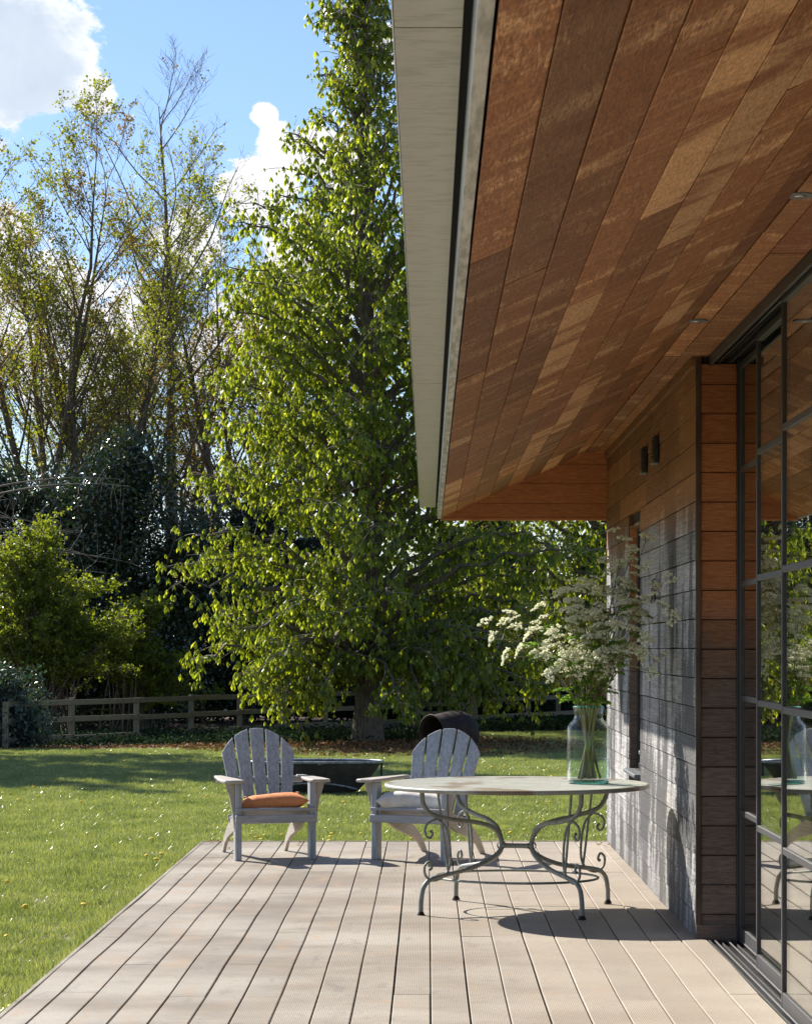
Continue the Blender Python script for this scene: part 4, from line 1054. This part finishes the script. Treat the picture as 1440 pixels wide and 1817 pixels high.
def shrub(name, loc, label, lobes, leaf, n, lsize, seed, cat='shrub', group=None, core=True, aspect=.55, fold=.2, droop=0, shell=.45, sprigs=0):
    """lobes: (dx,dy,z,rx,ry,rz) ellipsoids with ragged surface"""
    global rng
    rng = np.random.default_rng(seed); root = empty(name, loc); tag(root, label, cat, group)
    Lv = Geo(); vols = np.array([l[3]*l[4]*l[5] for l in lobes])**(2/3); cnt = (n*vols/vols.sum()).astype(int)
    allp = []
    for l, m_ in zip(lobes, cnt):
        d = randdir(m_); rad = 1-np.abs(rng.normal(size=m_))*shell*.55
        rad = np.clip(rad, .15, 1.25)
        nz = np.array([mnoise.noise(Vector(q_)*1.7+Vector((seed, 0, l[2]))) for q_ in (d*np.array(l[3:6])*1.3)]); rad *= 1+.42*nz
        # ragged clumps
        cl = randdir(60); near = (d@cl.T).max(1); rad *= 1+(near-.95)*1.6; rad += (rng.random(m_) < .12)*rng.random(m_)*.22
        rad += (rng.random(m_) < .06)*rng.random(m_)*.16
        p = d*rad[:, None]*np.array(l[3:6])+np.array(l[:3]); allp.append(p)
    p = np.concatenate(allp); p = p[p[:, 2] > .02]; M_ = len(p)
    if sprigs:
        sel = rng.integers(0, M_, sprigs); tip = []
        for i in sel:
            dr = unit(p[i]-np.array([0, 0, 1.])+np.array([0, 0, .8])); tt = rng.random(16)[:, None]
            tip.append(p[i]+dr*tt*rng.uniform(.3, .7)+rng.normal(size=(16, 3))*.035)
        p = np.concatenate([p]+tip); M_ = len(p)
    d = randdir(M_); d[:, 2] -= droop; d = unit(d); s1 = rng.uniform(.6, 1.25, M_)*lsize
    Lv.kites(p, d, perp(d), s1, s1*aspect, fold)
    cr = obj('foliage', Lv.mesh('foliage'), MT[leaf], root); cr['kind'] = 'stuff'
    B = Geo()
    for l in lobes:
        e = np.array(l[:3]); 
        for k in range(7):
            t_ = e+rng.normal(size=3)*np.array(l[3:6])*.38
            B.tube(bez(np.array([rng.normal()*.08, rng.normal()*.08, 0]), np.array([e[0]*.3, e[1]*.3, e[2]*.6]), t_, 7), np.linspace(.05, .012, 7), 5)
    obj('stem', B.mesh('stem', None, True), MT['bark'], root)
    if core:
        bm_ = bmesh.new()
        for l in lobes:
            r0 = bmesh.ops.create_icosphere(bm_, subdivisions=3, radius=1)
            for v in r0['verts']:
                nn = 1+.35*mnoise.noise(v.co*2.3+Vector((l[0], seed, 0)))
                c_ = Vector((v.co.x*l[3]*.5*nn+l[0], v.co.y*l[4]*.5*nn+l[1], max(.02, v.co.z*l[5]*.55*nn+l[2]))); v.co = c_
        me_ = bpy.data.meshes.new('opaque_core'); bm_.to_mesh(me_); bm_.free(); obj('opaque_core', me_, MT['hedgecore'], root)  # solid core added against see-through gaps, painted as inner shade
    return root
SH = 'dense bushes between the fence and the tall trees'
shrub('holly_bush', (gx_(215, 52), 52, GZ), 'big dark glossy holly rising in the middle of the hedge', [(0, 0, 2.2, 1.7, 1.4, 2.3), (-.4, 0, 4.3, 1.35, 1.1, 1.6), (.2, .2, 5.4, .9, .8, 1.1), (1.3, 0, 3.3, 1.1, 1, 1.6)], 'holly', 24000, .105, 31, 'bush', SH)
shrub('holly_bush', (gx_(75, 53), 53, GZ), 'dark glossy holly at the left, behind the yellow green bush', [(0, 0, 2.4, 1.9, 1.4, 2.4), (.2, 0, 4.4, 1.3, 1.1, 1.3), (-1.1, 0, 4.9, 1.0, .9, 1.1), (-2, 0, 3, 1.3, 1.2, 2)], 'holly', 20000, .105, 32, 'bush', SH)
shrub('holly_bush', (gx_(345, 54), 54, GZ), 'dark holly behind the left edge of the chestnut', [(0, 0, 2, 1.5, 1.3, 2.0), (.3, 0, 3.6, 1.0, .9, 1.1)], 'holly', 12000, .105, 33, 'bush', SH)
def spray_bush(name, loc, label, ends, leaf, n, lsize, seed):
    """bush of arching leafy sprays; ends: (dx, dy, z, spread) regions that the stems reach"""
    global rng
    rng = np.random.default_rng(seed); rr = random.Random(seed); root = empty(name, loc); tag(root, label, 'bush', SH)
    B = Geo(); T = Geo(); Lv = Geo()
    for k in range(n):
        e_ = ends[k % len(ends)]
        tip = np.array(e_[:3])+rng.normal(size=3)*np.array([e_[3], e_[3]*.7, e_[3]*.8]); tip[2] = max(.25, tip[2])
        p0 = np.array([rng.normal()*.25, rng.normal()*.15, 0]); m_ = p0*.3+np.array([tip[0]*.35, tip[1]*.35, tip[2]*.95+.3])
        L = bez(p0, m_, tip, 12); B.tube(L, np.linspace(.022, .005, 12), 4)
        for j in range(15):
            q_ = L[rng.integers(4, 12)]+rng.normal(size=3)*.02; az = rr.uniform(0, 6.28)
            d = unit(np.array([math.cos(az), math.sin(az), rr.uniform(-.15, .9)])); ln = rr.uniform(.15, .55)
            T.tube([q_, q_+d*ln*.5, q_+d*ln+np.array([0, 0, -.06*ln])], [.005, .004, .0025], 3)
            m2 = 22; c = q_+d*ln*rng.random((m2, 1))+rng.normal(size=(m2, 3))*.028
            dd_ = randdir(m2); dd_[:, 2] -= .2; dd_ = unit(dd_); s1 = rng.uniform(.5, 1.2, m2)*lsize
            Lv.kites(c, dd_, perp(dd_), s1, s1*.75, .18, np.clip(rr.random()*.7+rng.random(m2)*.4, 0, 1), .5)
    obj('stem', B.mesh('stem', None, True), MT['bark'], root); obj('twigs', T.mesh('twigs'), MT['bark_twig'], root)['kind'] = 'stuff'
    obj('foliage', Lv.mesh('foliage'), MT[leaf], root)['kind'] = 'stuff'
spray_bush('hawthorn_bush', (gx_(75, 46.5), 46.5, GZ), 'yellow green hawthorn bush overhanging the fence at the left', [(0, 0, 2.5, .45), (-.8, 0, 3.2, .4), (-.2, 0, 3.6, .3), (.7, -.1, 2.6, .4), (.9, -.2, 1.5, .4), (-.4, -.3, 1.5, .5), (1.5, 0, 1.9, .3), (-1.3, 0, 2.2, .5)], 'hawthorn', 130, .070, 34)
spray_bush('hawthorn_bush', (gx_(235, 49.5), 49.5, GZ), 'smaller yellow green bush with upright sprigs right of the big hawthorn', [(0, 0, 1.9, .4), (.6, 0, 1.4, .35), (-.5, 0, 1.5, .4), (.1, 0, 2.5, .25), (.9, 0, .9, .3)], 'hawthorn', 52, .070, 35)
shrub('holly_bush', (gx_(110, 50.5), 50.5, GZ), 'low dark holly filling in under the yellow green hawthorn', [(0, 0, 1.2, 1.6, .9, 1.3), (-1.6, 0, 1.4, 1.2, .9, 1.4), (1.7, .2, 1.0, 1.2, .8, 1.1)], 'holly', 15000, .095, 44, 'bush', SH)
shrub('holly_bush', (gx_(430, 55), 55, GZ), 'dark holly seen through the left half of the chestnut crown', [(0, 0, 2, 1.5, 1.2, 2.2), (.3, 0, 4.2, 1.2, 1, 1.6), (1.6, 0, 3.2, 1.4, 1.1, 1.9)], 'holly', 15000, .115, 45, 'bush', SH)
shrub('laurel_bush', (gx_(8, 40.6), 40.6, GZ), 'blue green bush at the left end of the fence', [(0, 0, .75, .62, .5, .75), (-.7, .2, .8, .7, .6, .9), (.25, -.1, .35, .6, .45, .4)], 'bluebush', 9000, .075, 36, 'bush', SH)
# long hedge behind everything
hl = []
rh = random.Random(4)
for k in range(26):
    x = -16+k*1.25; hl.append((x, rh.uniform(-.9, -.3), .5, 1.0, .8, .75)); hl.append((x, rh.uniform(-.4, .4), 1.4, 1.15, 1.0, 1.5+rh.uniform(-.1, .2))); hl.append((x+.5, rh.uniform(-.2, .5), 2.5, 1.0, .9, 1.1+rh.uniform(-.3, .5)))
shrub('hedge', (0, 56.5, GZ), 'long dark evergreen hedge behind the fence', hl, 'ivy', 90000, .12, 37, 'hedge')
shrub('hedge', (5.2, 60, GZ), 'taller leafy hedge behind the second chestnut', [(0, 0, 3.2, 3, 1.2, 3.8), (3, 0, 3.2, 3, 1.2, 3.8), (-3.8, 0, 3.0, 2.6, 1.2, 3.6)], 'hawthorn', 34000, .13, 38, 'hedge')

# pale bare branch of a neighbouring tree, at the far left
rng = np.random.default_rng(77)
bb = empty('bare_tree', (gx_(-120, 50), 50, GZ)); tag(bb, 'bare pale branched tree reaching in from the left edge', 'tree')
B = Geo(); T = Geo()
B.tube([(0, 0, 0), (.1, 0, 2), (.3, 0, 4)], [.12, .09, .06], 7)
for k in range(9):
    p0 = np.array([.2, 0, 3.1+.2*k]); e = p0+np.array([rng.uniform(1.5, 4.2), rng.uniform(-1, .3), rng.uniform(-.2, 1.0)]); m_ = (p0+e)/2+np.array([0, 0, rng.uniform(.2, .6)])
    L = bez(p0, m_, e, 12); B.tube(L, np.linspace(.028, .006, 12), 5)
    for j in range(16):
        q_ = L[rng.integers(3, 12)]; d = unit(np.array([rng.uniform(-.2, 1), rng.normal()*.5, rng.normal()*.8])); T.tube([q_, q_+d*.25+rng.normal(size=3)*.03, q_+d*.5], [.006, .005, .003], 3)
tk = obj('trunk', B.mesh('trunk', None, True), MT['bark_pale'], bb); tw = obj('twigs', T.mesh('twigs'), MT['bark_pale'], tk); tw['kind'] = 'stuff'

# ================================================================== GROUND COVER
rng = np.random.default_rng(90)
g_ = Geo(); N = 26000
x = rng.uniform(-14, 0.2, N); z = rng.uniform(0, 1, N)**1.3; y = 40.6+.42*(x+7)+z*4.5+rng.normal(size=N)*.25
h = np.abs(rng.normal(size=N))*.07+rng.uniform(0, .05, N)
d = randdir(N); d[:, 2] = np.abs(d[:, 2])*.5; d = unit(d); g_.kites(np.stack([x, y, GZ+h], 1), d, perp(d), .06, .05, .2)
x = rng.uniform(.5, 8, 9000); y = 47.5+rng.random(9000)*3+.5*(x-1); d = randdir(9000); g_.kites(np.stack([x, y, GZ+rng.random(9000)*.25], 1), d, perp(d), .08, .06, .2)
o = obj('ivy', g_.mesh('ivy'), MT['ivy']); tag(o, 'dark ivy covering the ground along the foot of the fence', 'ground cover', kind='stuff')
g_ = Geo(); N = 9000; a = rng.random(N)*6.28; r_ = np.sqrt(rng.random(N))
x = -.6+np.cos(a)*r_*3.6; y = 41.3+np.sin(a)*r_*4.4; d = randdir(N); d[:, 2] *= .35; d = unit(d)
g_.kites(np.stack([x, y, GZ+.012+rng.random(N)*.03], 1), d, perp(d), .07, .045, .2)
x = rng.uniform(-12, 6, 5000); y = 39.6+.35*np.minimum(x+7, 8)+rng.random(5000)*1.2; d = randdir(5000); d[:, 2] *= .3; d = unit(d)
g_.kites(np.stack([x, y, GZ+.012+rng.random(5000)*.02], 1), d, perp(d), .06, .04, .2)
o = obj('leaf_litter', g_.mesh('leaf_litter'), MT['litter']); tag(o, 'dry brown leaves scattered under the chestnut', 'leaf litter', kind='stuff')

# grass: two tufts are seated in the lawn and instanced over it
def tuft(name, n, rad, seed, hmin, hmax, m):
    global rng
    rng = np.random.default_rng(seed); g2 = Geo()
    a = rng.random(n)*6.28; r_ = np.sqrt(rng.random(n))*rad; b = np.stack([np.cos(a)*r_, np.sin(a)*r_, np.zeros(n)], 1)
    d = rng.normal(size=(n, 3))*.55; d[:, 2] = 1; d = unit(d); g2.kites(b, d, perp(d), rng.uniform(hmin, hmax, n), rng.uniform(.0035, .0065, n), .1, np.clip(rng.random(n)**1.3, 0, 1), .3)
    return g2.mesh(name, m)
tm = tuft('grass_tuft', 150, .16, 3, .025, .055, MT['grass'])
bm = bmesh.new(); st_ = .5; rg = random.Random(2)
dl_ = bm.verts.layers.float.new('density')
cache = {}
def gv(x, y):
    if (x, y) not in cache:
        v = bm.verts.new((x, y, GZ+.003)); s_ = soil_amount(x, y); v[dl_] = max(0, min(1, 1.25-s_*1.6)); cache[(x, y)] = v
    return cache[(x, y)]
yy = 8.0
while yy < 52:
    half = yy*.20+3.0; xx = -math.ceil(half)
    while xx < math.ceil(half*.9):
        ondeck = (xx+st_ > -1.872 and yy < 20.03)
        if ondeck and xx < -1.872+.0: 
            pass
        if not ((xx >= -2.0 and yy < 20.0)):
            c = [(xx, yy), (xx+st_, yy), (xx+st_, yy+st_), (xx, yy+st_)]
            bm.faces.new([gv(*k) for k in c])
        xx += st_
    yy += st_
me = bpy.data.meshes.new('grass'); bm.to_mesh(me); bm.free(); me.materials.append(ground.data.materials[0])
gr = obj('grass', me); tag(gr, 'short green grass of the lawn', 'grass', kind='stuff')
seedt = obj('grass_tuft', tm, None, gr, (-2.6, 24, 0)); seedt['kind'] = 'stuff'; seedt.location = (-3.0, 24, GZ+.003)
ng = bpy.data.node_groups.new('scatter_grass', 'GeometryNodeTree')
ng.interface.new_socket('Geometry', in_out='INPUT', socket_type='NodeSocketGeometry'); ng.interface.new_socket('Geometry', in_out='OUTPUT', socket_type='NodeSocketGeometry')
N_ = ng.nodes; Lk = ng.links
gi = N_.new('NodeGroupInput'); go = N_.new('NodeGroupOutput'); ds = N_.new('GeometryNodeDistributePointsOnFaces'); io = N_.new('GeometryNodeInstanceOnPoints')
oi = N_.new('GeometryNodeObjectInfo'); oi.inputs['Object'].default_value = seedt; oi.transform_space = 'ORIGINAL'
na = N_.new('GeometryNodeInputNamedAttribute'); na.data_type = 'FLOAT'; na.inputs[0].default_value = 'density'
mm = N_.new('ShaderNodeMath'); mm.operation = 'MULTIPLY'; mm.inputs[1].default_value = 58.0
rv = N_.new('FunctionNodeRandomValue'); rv.data_type = 'FLOAT_VECTOR'; rv.inputs[0].default_value = (-.12, -.12, 0); rv.inputs[1].default_value = (.12, .12, 6.28)
rs = N_.new('FunctionNodeRandomValue'); rs.data_type = 'FLOAT'; rs.inputs[2].default_value = .65; rs.inputs[3].default_value = 1.25
jg = N_.new('GeometryNodeJoinGeometry')
Lk.new(gi.outputs[0], ds.inputs[0]); Lk.new(na.outputs[0], mm.inputs[0]); Lk.new(mm.outputs[0], ds.inputs['Density']); Lk.new(ds.outputs[0], io.inputs['Points'])
Lk.new(oi.outputs['Geometry'], io.inputs['Instance']); Lk.new(rv.outputs[0], io.inputs['Rotation']); Lk.new(rs.outputs[1], io.inputs['Scale'])
Lk.new(io.outputs[0], jg.inputs[0]); Lk.new(gi.outputs[0], jg.inputs[0]); Lk.new(jg.outputs[0], go.inputs[0])
md = gr.modifiers.new('scatter', 'NODES'); md.node_group = ng

rng = np.random.default_rng(55); g_ = Geo(); N = 5200
y = rng.uniform(8, 20.1, N); x = -1.885-np.abs(rng.normal(size=N))*.05; d = rng.normal(size=(N, 3))*.5; d[:, 2] = 1.1; d = unit(d)
g_.kites(np.stack([x, y, np.full(N, GZ)], 1), d, perp(d), rng.uniform(.05, .13, N), .006, .1, None, .3)
x = rng.uniform(-1.9, 1.5, 2600); y = 20.05+np.abs(rng.normal(size=2600))*.05; d = rng.normal(size=(2600, 3))*.5; d[:, 2] = 1.1; d = unit(d)
g_.kites(np.stack([x, y, np.full(2600, GZ)], 1), d, perp(d), rng.uniform(.05, .12, 2600), .006, .1, None, .3)
o = obj('edge_grass', g_.mesh('edge_grass'), MT['grass']); tag(o, 'longer grass left unmown against the edge of the terrace', 'grass', kind='stuff')
# dandelions
dm = lathe('dandelion_head', [(.004, 0), (.016, .004), (.019, .010), (.012, .015), (.003, .016)], 9); dm.materials.append(MT['dandy'])
g_ = Geo(); g_.tube([(0, 0, 0), (.003, 0, .025), (0, 0, .05)], .0018, 4); sm = g_.mesh('stem', MT['stalk'])
rd = random.Random(12); spots = []
for px, py in ((18, 1785), (76, 1722), (13, 1565), (260, 1520), (45, 1610), (148, 1605), (286, 1517), (308, 1534), (270, 1488), (44, 1610), (277, 1526), (730, 1488), (905, 1478), (930, 1470), (955, 1425), (975, 1425), (640, 1480), (455, 1487), (470, 1480), (965, 1455), (20, 1408), (110, 1405), (500, 1482), (928, 1478), (60, 1398)):
    y_ = (1.6-GZ-.05)*F/(py-1150); spots.append(((px-758)*y_/F, y_))
while len(spots) < 85:
    y_ = rd.uniform(12, 34); x_ = rd.uniform(-y_*.19, y_*.10)
    if x_ > -2.1 and y_ < 20.6: continue
    if mnoise.noise(Vector((x_*.5, y_*.25, 9))) < -.02: continue
    spots.append((x_, y_))
for x_, y_ in spots:
    s_ = rd.uniform(.7, 1.25)
    e = empty('dandelion', (x_, y_, GZ), rd.random()*6); e.scale = (s_, s_, rd.uniform(.7, 1.1)); tag(e, 'yellow dandelion flower in the lawn', 'flower', 'dandelions in the lawn')
    h_ = obj('flower_head', dm, None, e, (0, 0, .048), (rd.uniform(-.4, .4), rd.uniform(-.4, .4), 0)); obj('stem', sm, None, e)
# a few fallen brown leaves on the terrace edge
for px, py in ((403, 1508), (378, 1492), (392, 1495), (500, 1498), (526, 1500), (1074, 1503), (1066, 1500)):
    y_ = 1.6*F/(py-1150); y_ = min(y_, 19.9)
    g_ = Geo(); d = np.array([[1., 0, .1]]); g_.kites(np.array([[0, 0, .004]]), unit(d), np.array([[0, 1., 0]]), .05, .035, .3); g_.kites(np.array([[.01, .01, .006]]), unit(np.array([[.3, 1., .3]])), np.array([[1., 0, 0]]), .035, .03, .3)
    o = obj('fallen_leaf', g_.mesh('fallen_leaf'), MT['litter']); o.location = ((px-758)*y_/F, y_, .008); o.rotation_euler = (0, 0, rd.random()*6)
    tag(o, 'small dry brown leaf lying at the far edge of the terrace', 'leaf', 'fallen leaves on the terrace')
print('tris', sum(sum(len(p_.vertices)-2 for p_ in m_.polygons) for m_ in bpy.data.meshes if m_.users and len(m_.polygons) < 3000)+sum(2*len(m_.polygons) for m_ in bpy.data.meshes if len(m_.polygons) >= 3000))
